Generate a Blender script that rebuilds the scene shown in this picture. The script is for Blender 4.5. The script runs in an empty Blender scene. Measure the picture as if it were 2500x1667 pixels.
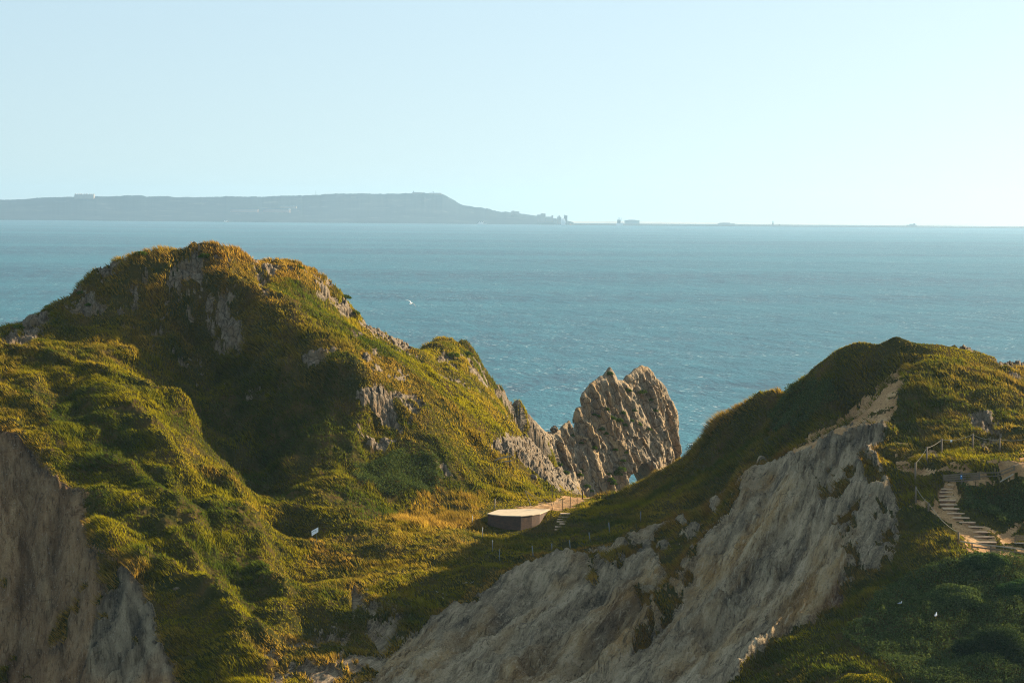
import bpy, math, random
import numpy as np
from mathutils import Vector, Matrix
from mathutils.bvhtree import BVHTree
R = math.radians
random.seed(7); rng = np.random.default_rng(7)
scene = bpy.context.scene; col = scene.collection

# ------------------------------------------------------------------ camera, sky, sun, exposure
W0, H0 = 2500.0, 1667.0
FPX = 7089.0                       # focal length in photo pixels
CAMZ = 80.0
PITCH = R(2.61); ROLL = R(0.50)
cam_d = bpy.data.cameras.new('camera'); cam = bpy.data.objects.new('camera', cam_d); col.objects.link(cam)
scene.camera = cam
_f = Vector((0, math.cos(PITCH), -math.sin(PITCH))); _r = Vector((1, 0, 0)); _u = _r.cross(_f)
_r2 = _r*math.cos(ROLL) + _u*math.sin(ROLL); _u2 = _u*math.cos(ROLL) - _r*math.sin(ROLL)
M3 = Matrix((_r2, _u2, -_f)).transposed()
cam.matrix_world = Matrix.Translation((0, 0, CAMZ)) @ M3.to_4x4()
cam_d.sensor_width = 36.0; cam_d.lens = FPX/W0*36.0
cam_d.clip_start = 1.0; cam_d.clip_end = 80000.0

SUN_AZ, SUN_EL = R(50), R(19)      # azimuth clockwise from the view axis (+Y)
SUN_STRENGTH, SKY_STRENGTH = 5.0, 0.05
world = bpy.data.worlds.new('World'); scene.world = world; world.use_nodes = True
wn, wl = world.node_tree.nodes, world.node_tree.links
wn.clear()
w_out = wn.new('ShaderNodeOutputWorld'); w_bg = wn.new('ShaderNodeBackground')
sky = wn.new('ShaderNodeTexSky'); sky.sky_type = 'NISHITA'; sky.sun_disc = False
sky.sun_elevation = SUN_EL; sky.sun_rotation = SUN_AZ
sky.altitude = 50; sky.air_density = 1.0; sky.dust_density = 1.2; sky.ozone_density = 3.0
w_tc = wn.new('ShaderNodeTexCoord'); w_add = wn.new('ShaderNodeVectorMath'); w_add.operation = 'ADD'
w_add.inputs[1].default_value = (0, 0, 0.08)   # lift the sky past the dip of the sea horizon
w_tint = wn.new('ShaderNodeMixRGB'); w_tint.blend_type = 'MULTIPLY'; w_tint.inputs[0].default_value = 1.0
w_tint.inputs[2].default_value = (1.38, 1.30, 1.24, 1)
w_mx = wn.new('ShaderNodeMixRGB'); w_mx.inputs[0].default_value = 0.44; w_mx.inputs[2].default_value = (4.75, 6.15, 6.4, 1)   # hazy air: paler and more even than the clear model
wl.new(w_tc.outputs['Generated'], w_add.inputs[0]); wl.new(w_add.outputs[0], sky.inputs[0])
wl.new(sky.outputs[0], w_tint.inputs[1]); wl.new(w_tint.outputs[0], w_mx.inputs[1]); wl.new(w_mx.outputs[0], w_bg.inputs[0])
w_bg.inputs[1].default_value = SKY_STRENGTH; wl.new(w_bg.outputs[0], w_out.inputs[0])
sun_d = bpy.data.lights.new('sun', 'SUN'); sun_d.energy = SUN_STRENGTH; sun_d.angle = R(0.5); sun_d.color = (1.0, 0.82, 0.56)
sun = bpy.data.objects.new('sun', sun_d); col.objects.link(sun)
SUN_DIR = Vector((math.sin(SUN_AZ)*math.cos(SUN_EL), math.cos(SUN_AZ)*math.cos(SUN_EL), math.sin(SUN_EL)))
sun.rotation_euler = SUN_DIR.to_track_quat('Z', 'Y').to_euler(); sun.location = SUN_DIR*600
vs = scene.view_settings; vs.view_transform = 'Standard'; vs.look = 'None'; vs.exposure = 1.45; vs.gamma = 1.0
scene.cycles.use_denoising = True; scene.cycles.denoising_prefilter = 'NONE'; scene.cycles.use_adaptive_sampling = False; scene.cycles.filter_width = 1.1
scene.cycles.max_bounces = 6; scene.cycles.diffuse_bounces = 3; scene.cycles.glossy_bounces = 2
scene.cycles.transmission_bounces = 3; scene.cycles.volume_bounces = 1; scene.cycles.transparent_max_bounces = 6

# ------------------------------------------------------------------ pixel <-> space
_M = np.array(M3)
def rays(px, py):
    v = np.stack([(np.asarray(px, float)-W0/2)/FPX, -(np.asarray(py, float)-H0/2)/FPX, -np.ones_like(np.asarray(px, float))], -1)
    d = v @ _M.T
    return d/d[..., 1:2]                     # scaled so that y = 1
def P(px, py, d):
    r = rays(px, py); return Vector((r[0]*d, r[1]*d, CAMZ + r[2]*d))
def project(x, y, z):
    p = np.stack([x, y, z-CAMZ], -1) @ _M
    return W0/2 + FPX*p[..., 0]/-p[..., 2], H0/2 - FPX*p[..., 1]/-p[..., 2]

# ------------------------------------------------------------------ noise
_T = rng.random((256, 256)); _T3 = rng.random((64, 64, 64))
def vn2(x, y):
    xi = np.floor(x).astype(int); yi = np.floor(y).astype(int); fx = x-xi; fy = y-yi
    fx = fx*fx*(3-2*fx); fy = fy*fy*(3-2*fy)
    a = _T[xi & 255, yi & 255]; b = _T[(xi+1) & 255, yi & 255]; c = _T[xi & 255, (yi+1) & 255]; d = _T[(xi+1) & 255, (yi+1) & 255]
    return (a*(1-fx)+b*fx)*(1-fy) + (c*(1-fx)+d*fx)*fy
def fbm(x, y, octv=4, gain=0.5, seed=0.0):
    s = np.zeros_like(x); a = 1.0; t = 0.0
    for k in range(octv):
        s += a*(vn2(x*2**k+seed*17.3+k*31.7, y*2**k+seed*9.1+k*11.3)-0.5)*2; t += a; a *= gain
    return s/t
def ridged(x, y, octv=3, seed=0.0):
    s = np.zeros_like(x); a = 1.0; t = 0.0
    for k in range(octv):
        n = vn2(x*2**k+seed*13.7+k*7.7, y*2**k+seed*5.3+k*19.1); s += a*(1-np.abs(n-0.5)*2); t += a; a *= 0.5
    return s/t
def vn3(x, y, z):
    xi = np.floor(x).astype(int); yi = np.floor(y).astype(int); zi = np.floor(z).astype(int)
    fx = x-xi; fy = y-yi; fz = z-zi
    fx = fx*fx*(3-2*fx); fy = fy*fy*(3-2*fy); fz = fz*fz*(3-2*fz)
    r = 0
    for i in (0, 1):
        for j in (0, 1):
            for k in (0, 1):
                r = r + _T3[(xi+i) & 63, (yi+j) & 63, (zi+k) & 63]*(fx if i else 1-fx)*(fy if j else 1-fy)*(fz if k else 1-fz)
    return r
_C2 = rng.random((128, 128, 3))
def cell2(x, y):
    xi = np.floor(x).astype(int); yi = np.floor(y).astype(int)
    f1 = np.full(x.shape, 9.0); f2 = np.full(x.shape, 9.0); v = np.zeros(x.shape)
    for i in (-1, 0, 1):
        for j in (-1, 0, 1):
            c = _C2[(xi+i) & 127, (yi+j) & 127]
            d = np.hypot(xi+i+c[..., 0]-x, yi+j+c[..., 1]-y)
            n = d < f1
            f2 = np.where(n, f1, np.minimum(f2, d)); v = np.where(n, c[..., 2], v); f1 = np.where(n, d, f1)
    return f1, f2, v
_C3 = rng.random((48, 48, 48, 4))
def cell3(x, y, z):
    xi = np.floor(x).astype(int); yi = np.floor(y).astype(int); zi = np.floor(z).astype(int)
    f1 = np.full(x.shape, 9.0); f2 = np.full(x.shape, 9.0); v = np.zeros(x.shape)
    for i in (-1, 0, 1):
        for j in (-1, 0, 1):
            for k in (-1, 0, 1):
                c = _C3[(xi+i) % 48, (yi+j) % 48, (zi+k) % 48]
                d = np.sqrt((xi+i+c[..., 0]-x)**2 + (yi+j+c[..., 1]-y)**2 + (zi+k+c[..., 2]-z)**2)
                n = d < f1
                f2 = np.where(n, f1, np.minimum(f2, d)); v = np.where(n, c[..., 3], v); f1 = np.where(n, d, f1)
    return f1, f2, v
def inpoly(x, y, poly):
    ins = np.zeros(x.shape, bool); n = len(poly)
    for i in range(n):
        x0, y0 = poly[i]; x1, y1 = poly[(i+1) % n]
        if y0 == y1: continue
        c = ((y0 > y) != (y1 > y)) & (x < (x1-x0)*(y-y0)/(y1-y0)+x0); ins ^= c
    return ins
def sdpoly(x, y, poly):                      # signed distance, negative inside
    d = np.full(x.shape, 1e9); n = len(poly)
    for i in range(n):
        x0, y0 = poly[i]; x1, y1 = poly[(i+1) % n]; ex, ey = x1-x0, y1-y0
        t = np.clip(((x-x0)*ex+(y-y0)*ey)/(ex*ex+ey*ey), 0, 1)
        d = np.minimum(d, np.hypot(x-x0-t*ex, y-y0-t*ey))
    return np.where(inpoly(x, y, poly), -d, d)

# ------------------------------------------------------------------ object helpers
def tag(o, label=None, cat=None, group=None, kind=None):
    if label: o['label'] = label
    if cat: o['category'] = cat
    if group: o['group'] = group
    if kind: o['kind'] = kind
    return o
def empty(name, loc, rz=0.0):
    o = bpy.data.objects.new(name, None); col.objects.link(o); o.location = loc; o.rotation_euler = (0, 0, rz); o.empty_display_size = 0.3
    return o
def np_mesh(name, verts, faces, mat, smooth=False, parent=None):
    verts = np.asarray(verts, np.float32); faces = np.asarray(faces, np.int32); k = faces.shape[1]
    me = bpy.data.meshes.new(name); me.vertices.add(len(verts)); me.vertices.foreach_set('co', verts.ravel())
    me.loops.add(faces.size); me.loops.foreach_set('vertex_index', faces.ravel())
    me.polygons.add(len(faces)); me.polygons.foreach_set('loop_start', np.arange(0, faces.size, k, dtype=np.int32))
    me.polygons.foreach_set('loop_total', np.full(len(faces), k, np.int32))
    me.polygons.foreach_set('use_smooth', np.full(len(faces), smooth))
    me.update(calc_edges=True); me.materials.append(mat)
    o = bpy.data.objects.new(name, me); col.objects.link(o)
    if parent: o.parent = parent
    return o
def attr_col(o, name, arr):
    a = o.data.attributes.new(name, 'FLOAT_COLOR', 'POINT')
    c = np.ones((len(arr), 4), np.float32); c[:, :3] = arr; a.data.foreach_set('color', c.ravel())
class MB:
    def __init__(s): s.v = []; s.f = []
    def add(s, vs, fs):
        b = len(s.v); s.v += [tuple(v) for v in vs]; s.f += [tuple(b+i for i in f) for f in fs]; return s
    def box(s, c, size, rot=None, taper=1.0):
        c = Vector(c); hx, hy, hz = [q/2 for q in size]; vs = []
        for sz in (-1, 1):
            t = 1 if sz < 0 else taper
            for sx, sy in ((-1, -1), (1, -1), (1, 1), (-1, 1)):
                v = Vector((sx*hx*t, sy*hy*t, sz*hz)); vs.append(c + (rot @ v if rot else v))
        return s.add(vs, [(3, 2, 1, 0), (4, 5, 6, 7), (0, 1, 5, 4), (1, 2, 6, 5), (2, 3, 7, 6), (3, 0, 4, 7)])
    def bar(s, a, b, w, h):
        a = Vector(a); b = Vector(b); d = b-a; q = d.to_track_quat('Y', 'Z').to_matrix()
        return s.box((a+b)/2, (w, d.length, h), q)
    def tube(s, pts, r, n=6, r1=None):
        pts = [Vector(p) for p in pts]; b = len(s.v); m = len(pts); r1 = r if r1 is None else r1
        for i, p in enumerate(pts):
            t = (pts[min(i+1, m-1)]-pts[max(i-1, 0)]).normalized()
            a = t.cross(Vector((0, 0, 1)) if abs(t.z) < 0.9 else Vector((1, 0, 0))).normalized(); c = t.cross(a)
            rr = r + (r1-r)*i/max(m-1, 1)
            for k in range(n):
                an = 2*math.pi*k/n; s.v.append(tuple(p + a*math.cos(an)*rr + c*math.sin(an)*rr))
        for i in range(m-1):
            for k in range(n): s.f.append((b+i*n+k, b+i*n+(k+1) % n, b+(i+1)*n+(k+1) % n, b+(i+1)*n+k))
        s.f.append(tuple(b+k for k in range(n))[::-1]); s.f.append(tuple(b+(m-1)*n+k for k in range(n)))
        return s
    def prism(s, outline, z0, z1):           # outline: list of (x, y), counter-clockwise
        n = len(outline)
        return s.add([(x, y, z0) for x, y in outline]+[(x, y, z1) for x, y in outline],
            [tuple(range(n))[::-1], tuple(range(n, 2*n))]+[(i, (i+1) % n, n+(i+1) % n, n+i) for i in range(n)])
    def build(s, name, mat, parent=None, smooth=False, bevel=0):
        me = bpy.data.meshes.new(name); me.from_pydata(s.v, [], s.f); me.update(); me.materials.append(mat)
        if smooth: me.polygons.foreach_set('use_smooth', [True]*len(me.polygons))
        o = bpy.data.objects.new(name, me); col.objects.link(o)
        if parent: o.parent = parent
        if bevel:
            m = o.modifiers.new('bevel', 'BEVEL'); m.width = bevel; m.segments = 2
        return o

# ------------------------------------------------------------------ materials
class NT:
    def __init__(s, name):
        s.m = bpy.data.materials.new(name); s.m.use_nodes = True; s.n = s.m.node_tree.nodes; s.l = s.m.node_tree.links; s.n.clear()
        s.out = s.n.new('ShaderNodeOutputMaterial'); s.tc = s.n.new('ShaderNodeTexCoord'); s.obj = s.tc.outputs['Object']
    def node(s, t, **kw):
        n = s.n.new(t)
        for k, v in kw.items(): setattr(n, k, v)
        return n
    def map(s, scale=(1, 1, 1), rot=(0, 0, 0), src=None):
        # rotate first, then scale along the rotated axes
        r = s.node('ShaderNodeMapping'); r.inputs['Rotation'].default_value = rot; s.l.new(src or s.obj, r.inputs[0])
        m = s.node('ShaderNodeMapping'); m.inputs['Scale'].default_value = scale; s.l.new(r.outputs[0], m.inputs[0]); return m.outputs[0]
    def noise(s, scale, detail=4, rough=0.55, vec=None, dist=0.0):
        n = s.node('ShaderNodeTexNoise'); n.inputs['Scale'].default_value = scale; n.inputs['Detail'].default_value = detail
        n.inputs['Roughness'].default_value = rough; n.inputs['Distortion'].default_value = dist; s.l.new(vec or s.obj, n.inputs['Vector']); return n.outputs['Fac']
    def vor(s, scale, vec=None, feature='F1'):
        n = s.node('ShaderNodeTexVoronoi', feature=feature); n.inputs['Scale'].default_value = scale; s.l.new(vec or s.obj, n.inputs['Vector']); return n.outputs['Distance']
    def ramp(s, fac, stops, interp='LINEAR'):
        n = s.node('ShaderNodeValToRGB'); n.color_ramp.interpolation = interp; e = n.color_ramp.elements
        while len(e) < len(stops): e.new(0.5)
        for q, (p, c) in zip(e, stops): q.position = p; q.color = (*c, 1) if len(c) == 3 else c
        s.l.new(fac, n.inputs[0]); return n.outputs[0]
    def mix(s, fac, a, b, mode='MIX'):
        n = s.node('ShaderNodeMixRGB', blend_type=mode)
        for i, q in ((0, fac), (1, a), (2, b)):
            if isinstance(q, (int, float)): n.inputs[i].default_value = q
            elif isinstance(q, tuple): n.inputs[i].default_value = (*q, 1)
            else: s.l.new(q, n.inputs[i])
        return n.outputs[0]
    def math(s, op, a, b=0.0):
        n = s.node('ShaderNodeMath', operation=op)
        for i, q in ((0, a), (1, b)):
            if isinstance(q, (int, float)): n.inputs[i].default_value = q
            else: s.l.new(q, n.inputs[i])
        return n.outputs[0]
    def attr(s, name, out='Color'):
        n = s.node('ShaderNodeAttribute', attribute_name=name); return n.outputs[out]
    def bump(s, h, strength=0.5, dist=0.1, normal=None):
        n = s.node('ShaderNodeBump'); n.inputs['Strength'].default_value = strength; n.inputs['Distance'].default_value = dist
        s.l.new(h, n.inputs['Height'])
        if normal: s.l.new(normal, n.inputs['Normal'])
        return n.outputs[0]
    def bsdf(s, colr, rough=0.9, normal=None, spec=0.2, metal=0.0):
        n = s.node('ShaderNodeBsdfPrincipled'); n.inputs['Specular IOR Level'].default_value = spec; n.inputs['Metallic'].default_value = metal
        if isinstance(rough, (int, float)): n.inputs['Roughness'].default_value = rough
        else: s.l.new(rough, n.inputs['Roughness'])
        if isinstance(colr, tuple): n.inputs['Base Color'].default_value = (*colr, 1)
        else: s.l.new(colr, n.inputs['Base Color'])
        if normal: s.l.new(normal, n.inputs['Normal'])
        return n.outputs[0]
    def done(s, sh): s.l.new(sh, s.out.inputs['Surface']); return s.m

def simple(name, c, rough=0.8, var=0.25, scale=8.0, spec=0.2, metal=0.0, bump=0.2):
    t = NT(name); n = t.noise(scale, 5)
    c2 = tuple(q*(1-var) for q in c); c3 = tuple(min(1, q*(1+var)) for q in c)
    return t.done(t.bsdf(t.ramp(n, [(0.3, c2), (0.7, c3)]), rough, t.bump(n, bump, 0.02), spec, metal))
def wood_mat(name, c):
    t = NT(name); n = t.noise(6, 6, 0.6, t.map((6, 0.6, 6))); g = t.noise(1.2, 3)
    k = t.ramp(n, [(0.3, tuple(q*0.55 for q in c)), (0.7, tuple(q*1.25 for q in c))])
    return t.done(t.bsdf(t.mix(0.35, k, t.ramp(g, [(0.35, tuple(q*0.6 for q in c)), (0.65, c)])), 0.85, t.bump(n, 0.4, 0.01)))
def leafy(name, transl=0.45):
    t = NT(name); c = t.attr('tint')
    d = t.node('ShaderNodeBsdfDiffuse'); tr = t.node('ShaderNodeBsdfTranslucent'); mx = t.node('ShaderNodeMixShader'); mx.inputs[0].default_value = transl
    t.l.new(c, d.inputs[0]); t.l.new(t.mix(1.0, c, (1.0, 1.0, 0.55), 'MULTIPLY'), tr.inputs[0])
    t.l.new(d.outputs[0], mx.inputs[1]); t.l.new(tr.outputs[0], mx.inputs[2]); return t.done(mx.outputs[0])
MAT = {}
MAT['blade'] = leafy('grass_blades', 0.58); MAT['leaf'] = leafy('leaves', 0.35)
def m_turf():
    t = NT('turf'); n1 = t.noise(0.35, 5); n2 = t.noise(5.0, 5, 0.65); n3 = t.noise(18, 3)
    c = t.ramp(n1, [(0.35, (0.028, 0.032, 0.009)), (0.5, (0.050, 0.044, 0.014)), (0.68, (0.085, 0.056, 0.022))])
    c = t.mix(t.ramp(n2, [(0.35, (0, 0, 0)), (0.7, (1, 1, 1))]), c, t.mix(1.0, c, (1.6, 1.5, 1.3), 'MULTIPLY'))
    return t.done(t.bsdf(c, 1.0, t.bump(n3, 0.8, 0.12, t.bump(n2, 0.8, 0.2)), 0.0))
MAT['turf'] = m_turf()
def m_clay():
    t = NT('clay'); v = t.map((1.0, 0.10, 0.35), (0, 0, R(20)))
    s1 = t.noise(0.16, 6, 0.6, v, 1.2); s2 = t.noise(0.8, 6, 0.65, v, 0.6); s3 = t.noise(3.5, 5, 0.65); s4 = t.noise(14, 4, 0.7)
    tone = t.attr('tone'); sep = t.node('ShaderNodeSeparateColor'); t.l.new(tone, sep.inputs[0])
    grey = t.ramp(s2, [(0.30, (0.14, 0.112, 0.080)), (0.42, (0.37, 0.28, 0.175)), (0.54, (0.64, 0.485, 0.30)), (0.68, (0.78, 0.61, 0.40))])
    ochre = t.ramp(s2, [(0.28, (0.27, 0.135, 0.045)), (0.48, (0.56, 0.33, 0.125)), (0.70, (0.74, 0.55, 0.31))])
    f = t.math('ADD', t.math('MULTIPLY', t.math('SUBTRACT', s1, 0.55), 5.0), t.math('MULTIPLY', sep.outputs[0], t.math('ADD', t.math('MULTIPLY', s3, 2.2), -0.05)))
    f = t.math('MINIMUM', t.math('MAXIMUM', f, 0.0), 1.0)
    c = t.mix(f, grey, ochre)
    c = t.mix(t.ramp(s3, [(0.3, (0.45,)*3), (0.5, (0,)*3)]), c, t.mix(1.0, c, (0.5, 0.48, 0.46), 'MULTIPLY'))
    red = t.math('MULTIPLY', sep.outputs[1], t.ramp(s3, [(0.35, (0.2,)*3), (0.6, (1,)*3)]))
    c = t.mix(red, c, (0.20, 0.085, 0.04))
    c = t.mix(t.math('MULTIPLY', sep.outputs[2], t.ramp(s3, [(0.4, (0.1,)*3), (0.62, (1.0,)*3)])), c, (0.070, 0.060, 0.046))
    fine = t.noise(7.5, 6, 0.75, t.map((1.0, 0.45, 0.8), (0, 0, R(20))))
    c = t.mix(t.ramp(fine, [(0.33, (0.85,)*3), (0.44, (0,)*3)]), c, t.mix(1.0, c, (0.36, 0.35, 0.34), 'MULTIPLY'))
    c = t.mix(t.ramp(fine, [(0.56, (0,)*3), (0.68, (0.6,)*3)]), c, (0.74, 0.61, 0.44))
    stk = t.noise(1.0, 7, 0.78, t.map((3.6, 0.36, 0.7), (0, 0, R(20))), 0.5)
    c = t.mix(t.ramp(stk, [(0.38, (0.9,)*3), (0.47, (0,)*3)]), c, t.mix(1.0, c, (0.33, 0.31, 0.30), 'MULTIPLY'))  # dark streaks in the colour stand in for weak rill shading
    c = t.mix(t.ramp(stk, [(0.55, (0,)*3), (0.64, (0.7,)*3)]), c, (0.80, 0.64, 0.43))
    crk = t.vor(1.0, t.map((1.5, 0.5, 0.9), (0, R(12), R(28))), 'DISTANCE_TO_EDGE')
    ck = t.math('MULTIPLY', t.ramp(crk, [(0.0, (1,)*3), (0.05, (0,)*3)]), t.ramp(t.noise(0.35, 3), [(0.50, (0,)*3), (0.64, (0.7,)*3)]))
    c = t.mix(ck, c, (0.06, 0.05, 0.038))
    b = t.bump(fine, 1.0, 0.25, t.bump(stk, 1.0, 0.35, t.bump(s3, 0.9, 0.5, t.bump(s2, 0.9, 0.8))))
    return t.done(t.bsdf(c, 1.0, b, 0.1))
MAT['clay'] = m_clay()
def m_cliff():
    t = NT('cliff_soil'); v = t.map((1.0, 0.14, 0.2), (0, 0, R(-12)))
    s1 = t.noise(0.10, 5, 0.6, None, 0.6); s2 = t.noise(0.7, 6, 0.65, v, 0.8); s3 = t.noise(3.2, 6, 0.7); s4 = t.noise(12, 4, 0.7)
    tone = t.attr('tone'); sep = t.node('ShaderNodeSeparateColor'); t.l.new(tone, sep.inputs[0])
    brown = t.ramp(s2, [(0.28, (0.17, 0.096, 0.046)), (0.48, (0.42, 0.24, 0.115)), (0.70, (0.62, 0.39, 0.195))])
    grey = t.ramp(s2, [(0.32, (0.10, 0.076, 0.050)), (0.48, (0.35, 0.265, 0.165)), (0.68, (0.64, 0.49, 0.31))])
    f = t.math('MINIMUM', t.math('MAXIMUM', t.math('ADD', t.math('MULTIPLY', t.math('SUBTRACT', s1, 0.5), 3.0), sep.outputs[0]), 0.0), 1.0)
    c = t.mix(f, brown, grey)
    c = t.mix(t.math('MULTIPLY', sep.outputs[2], t.ramp(s3, [(0.35, (0.3,)*3), (0.6, (1,)*3)])), c, (0.045, 0.040, 0.034))
    peb = t.ramp(t.noise(5.5, 2, 0.5), [(0.66, (0,)*3), (0.72, (1,)*3)])
    c = t.mix(t.math('MULTIPLY', peb, 0.7), c, (0.62, 0.52, 0.40))
    c = t.mix(t.ramp(s3, [(0.3, (0.5,)*3), (0.5, (0,)*3)]), c, t.mix(1.0, c, (0.5, 0.48, 0.45), 'MULTIPLY'))
    fine = t.noise(7.0, 6, 0.75, t.map((1.0, 0.5, 0.6), (0, 0, R(-12))))
    c = t.mix(t.ramp(fine, [(0.33, (0.85,)*3), (0.44, (0,)*3)]), c, t.mix(1.0, c, (0.36, 0.35, 0.34), 'MULTIPLY'))
    c = t.mix(t.ramp(fine, [(0.58, (0,)*3), (0.70, (0.5,)*3)]), c, (0.58, 0.43, 0.28))
    stk = t.noise(1.0, 7, 0.78, t.map((3.0, 0.5, 0.6), (0, 0, R(-12))), 0.6)
    c = t.mix(t.ramp(stk, [(0.38, (0.85,)*3), (0.47, (0,)*3)]), c, t.mix(1.0, c, (0.34, 0.32, 0.30), 'MULTIPLY'))
    c = t.mix(t.ramp(stk, [(0.56, (0,)*3), (0.66, (0.5,)*3)]), c, (0.62, 0.46, 0.29))
    crk = t.vor(1.0, t.map((1.1, 0.45, 0.7), (0, R(-10), R(-20))), 'DISTANCE_TO_EDGE')
    ck = t.math('MULTIPLY', t.ramp(crk, [(0.0, (1,)*3), (0.05, (0,)*3)]), t.ramp(t.noise(0.3, 3), [(0.52, (0,)*3), (0.66, (0.6,)*3)]))
    c = t.mix(ck, c, (0.05, 0.038, 0.028))
    b = t.bump(fine, 1.0, 0.25, t.bump(stk, 1.0, 0.3, t.bump(s3, 0.9, 0.45, t.bump(s2, 0.9, 0.8))))
    return t.done(t.bsdf(c, 1.0, b, 0.1))
MAT['cliff'] = m_cliff()
def m_rock(name, blocks, light, dark, warm):
    t = NT(name); v = t.map((1, 1, 0.45), (0, R(25), R(10)))
    n1 = t.noise(0.5, 6, 0.65, v, 0.5); n2 = t.noise(3.0, 6, 0.7, v); n3 = t.noise(11, 5, 0.7); cr = t.vor(1.1, v, 'DISTANCE_TO_EDGE')
    c = t.ramp(n2, [(0.3, dark), (0.5, tuple((a+b)/2 for a, b in zip(light, dark))), (0.7, light)])
    c = t.mix(t.ramp(n1, [(0.45, (0,)*3), (0.68, (0.75,)*3)]), c, warm)
    if blocks:                              # each block of the rock has its own stain
        stk = t.noise(1.0, 7, 0.75, t.map((1.6, 1.6, 0.30), (R(-14), R(22), 0)), 0.6)
        c = t.mix(t.ramp(stk, [(0.36, (0.85,)*3), (0.48, (0,)*3)]), c, t.mix(1.0, c, (0.34, 0.33, 0.34), 'MULTIPLY'))
        c = t.mix(t.ramp(stk, [(0.56, (0,)*3), (0.68, (0.6,)*3)]), c, (0.50, 0.375, 0.225))
        sep = t.node('ShaderNodeSeparateColor'); t.l.new(t.attr('tone'), sep.inputs[0])
        c = t.mix(t.ramp(sep.outputs[0], [(0.5, (0,)*3), (0.95, (0.6,)*3)]), c, (0.42, 0.26, 0.11))
        c = t.mix(t.ramp(sep.outputs[1], [(0.0, (0.55,)*3), (0.5, (0,)*3)]), c, (0.20, 0.16, 0.12))
    c = t.mix(t.ramp(cr, [(0.0, (0.75,)*3), (0.06, (0,)*3)]), c, tuple(q*0.25 for q in dark))
    b = t.bump(n3, 0.7, 0.10, t.bump(n2, 0.9, 0.35, t.bump(cr, 0.6, 0.5)))
    return t.done(t.bsdf(c, 0.95, b, 0.15))
MAT['rock'] = m_rock('limestone_outcrop', False, (0.34, 0.265, 0.18), (0.085, 0.062, 0.04), (0.19, 0.115, 0.05))
MAT['arch'] = m_rock('arch_limestone', True, (0.46, 0.355, 0.235), (0.13, 0.10, 0.068), (0.36, 0.225, 0.10))
def m_path():
    t = NT('trodden_sand'); n1 = t.noise(0.6, 5); n2 = t.noise(6, 5, 0.65)
    c = t.ramp(n1, [(0.3, (0.31, 0.165, 0.072)), (0.55, (0.47, 0.275, 0.125)), (0.75, (0.60, 0.40, 0.21))])
    c = t.mix(t.ramp(n2, [(0.38, (0.8,)*3), (0.5, (0,)*3)]), c, (0.20, 0.115, 0.06))
    c = t.mix(t.ramp(t.noise(2.2, 5, 0.7), [(0.56, (0,)*3), (0.66, (0.7,)*3)]), c, (0.16, 0.10, 0.055))
    return t.done(t.bsdf(c, 1.0, t.bump(n2, 0.8, 0.12), 0.05))
MAT['path'] = m_path()
MAT['wood'] = wood_mat('weathered_wood', (0.20, 0.145, 0.095)); MAT['pale_wood'] = wood_mat('pale_weathered_wood', (0.36, 0.30, 0.22))
MAT['dark_wood'] = wood_mat('dark_wood', (0.10, 0.06, 0.035))
MAT['tread'] = simple('lit_tread_sand', (0.58, 0.395, 0.25), 1.0, 0.25, 4)  # sand paled so the tread tops look lit by the sky
MAT['earth'] = simple('shaded_earth_riser', (0.17, 0.10, 0.06), 1.0, 0.35, 5)  # earth darkened in colour for the shadow on the risers
MAT['rope'] = simple('rope', (0.34, 0.285, 0.20), 0.9, 0.2, 20)
MAT['galv'] = simple('galvanised_steel', (0.17, 0.18, 0.18), 0.5, 0.2, 10, 0.5, 0.3)
MAT['white'] = simple('white_paint', (0.80, 0.79, 0.76), 0.6, 0.06, 6)
MAT['smudge'] = simple('faded_print', (0.20, 0.22, 0.22), 0.8, 0.4, 9)
MAT['blue'] = simple('blue_plate', (0.03, 0.16, 0.36), 0.5, 0.1, 6)
MAT['gull_white'] = simple('white_feathers', (0.80, 0.80, 0.78), 0.8, 0.05, 12); MAT['gull_grey'] = simple('grey_feathers', (0.33, 0.35, 0.38), 0.8, 0.1, 12)
MAT['gull_dark'] = simple('dark_feathers', (0.03, 0.03, 0.03), 0.8, 0.1, 12); MAT['beak'] = simple('yellow_beak', (0.6, 0.35, 0.04), 0.5, 0.1, 12)
def m_brick():
    t = NT('brick_wall'); b = t.node('ShaderNodeTexBrick'); t.l.new(t.map((1, 1, 1), (R(90), 0, 0)), b.inputs[0])
    b.inputs['Scale'].default_value = 3.2; b.inputs['Color1'].default_value = (0.13, 0.068, 0.042, 1); b.inputs['Color2'].default_value = (0.075, 0.043, 0.03, 1)
    b.inputs['Mortar'].default_value = (0.12, 0.095, 0.07, 1); b.inputs['Mortar Size'].default_value = 0.02
    n = t.noise(2, 5); c = t.mix(t.ramp(n, [(0.35, (0.6,)*3), (0.6, (0,)*3)]), b.outputs[0], (0.06, 0.045, 0.035))
    return t.done(t.bsdf(c, 0.95, t.bump(n, 0.5, 0.03)))
MAT['brick'] = m_brick()
MAT['concrete'] = simple('sandy_concrete', (0.52, 0.41, 0.28), 0.95, 0.16, 1.6)
def m_far():
    t = NT('far_land'); n1 = t.noise(0.006, 6, 0.65, t.map((0.5, 1, 2.5))); n2 = t.noise(0.02, 5, 0.6, t.map((0.4, 1, 3.0)))
    c = t.ramp(n1, [(0.35, (0.014, 0.022, 0.026)), (0.55, (0.028, 0.038, 0.040)), (0.72, (0.060, 0.066, 0.062))])
    c = t.mix(t.ramp(n2, [(0.60, (0,)*3), (0.68, (0.7,)*3)]), c, (0.13, 0.125, 0.115))
    return t.done(t.bsdf(c, 1.0, None, 0.0))
MAT['far_land'] = m_far()
MAT['shingle'] = simple('far_shingle', (0.50, 0.48, 0.44), 1.0, 0.12, 0.004, 0.0, 0, 0)
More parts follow.
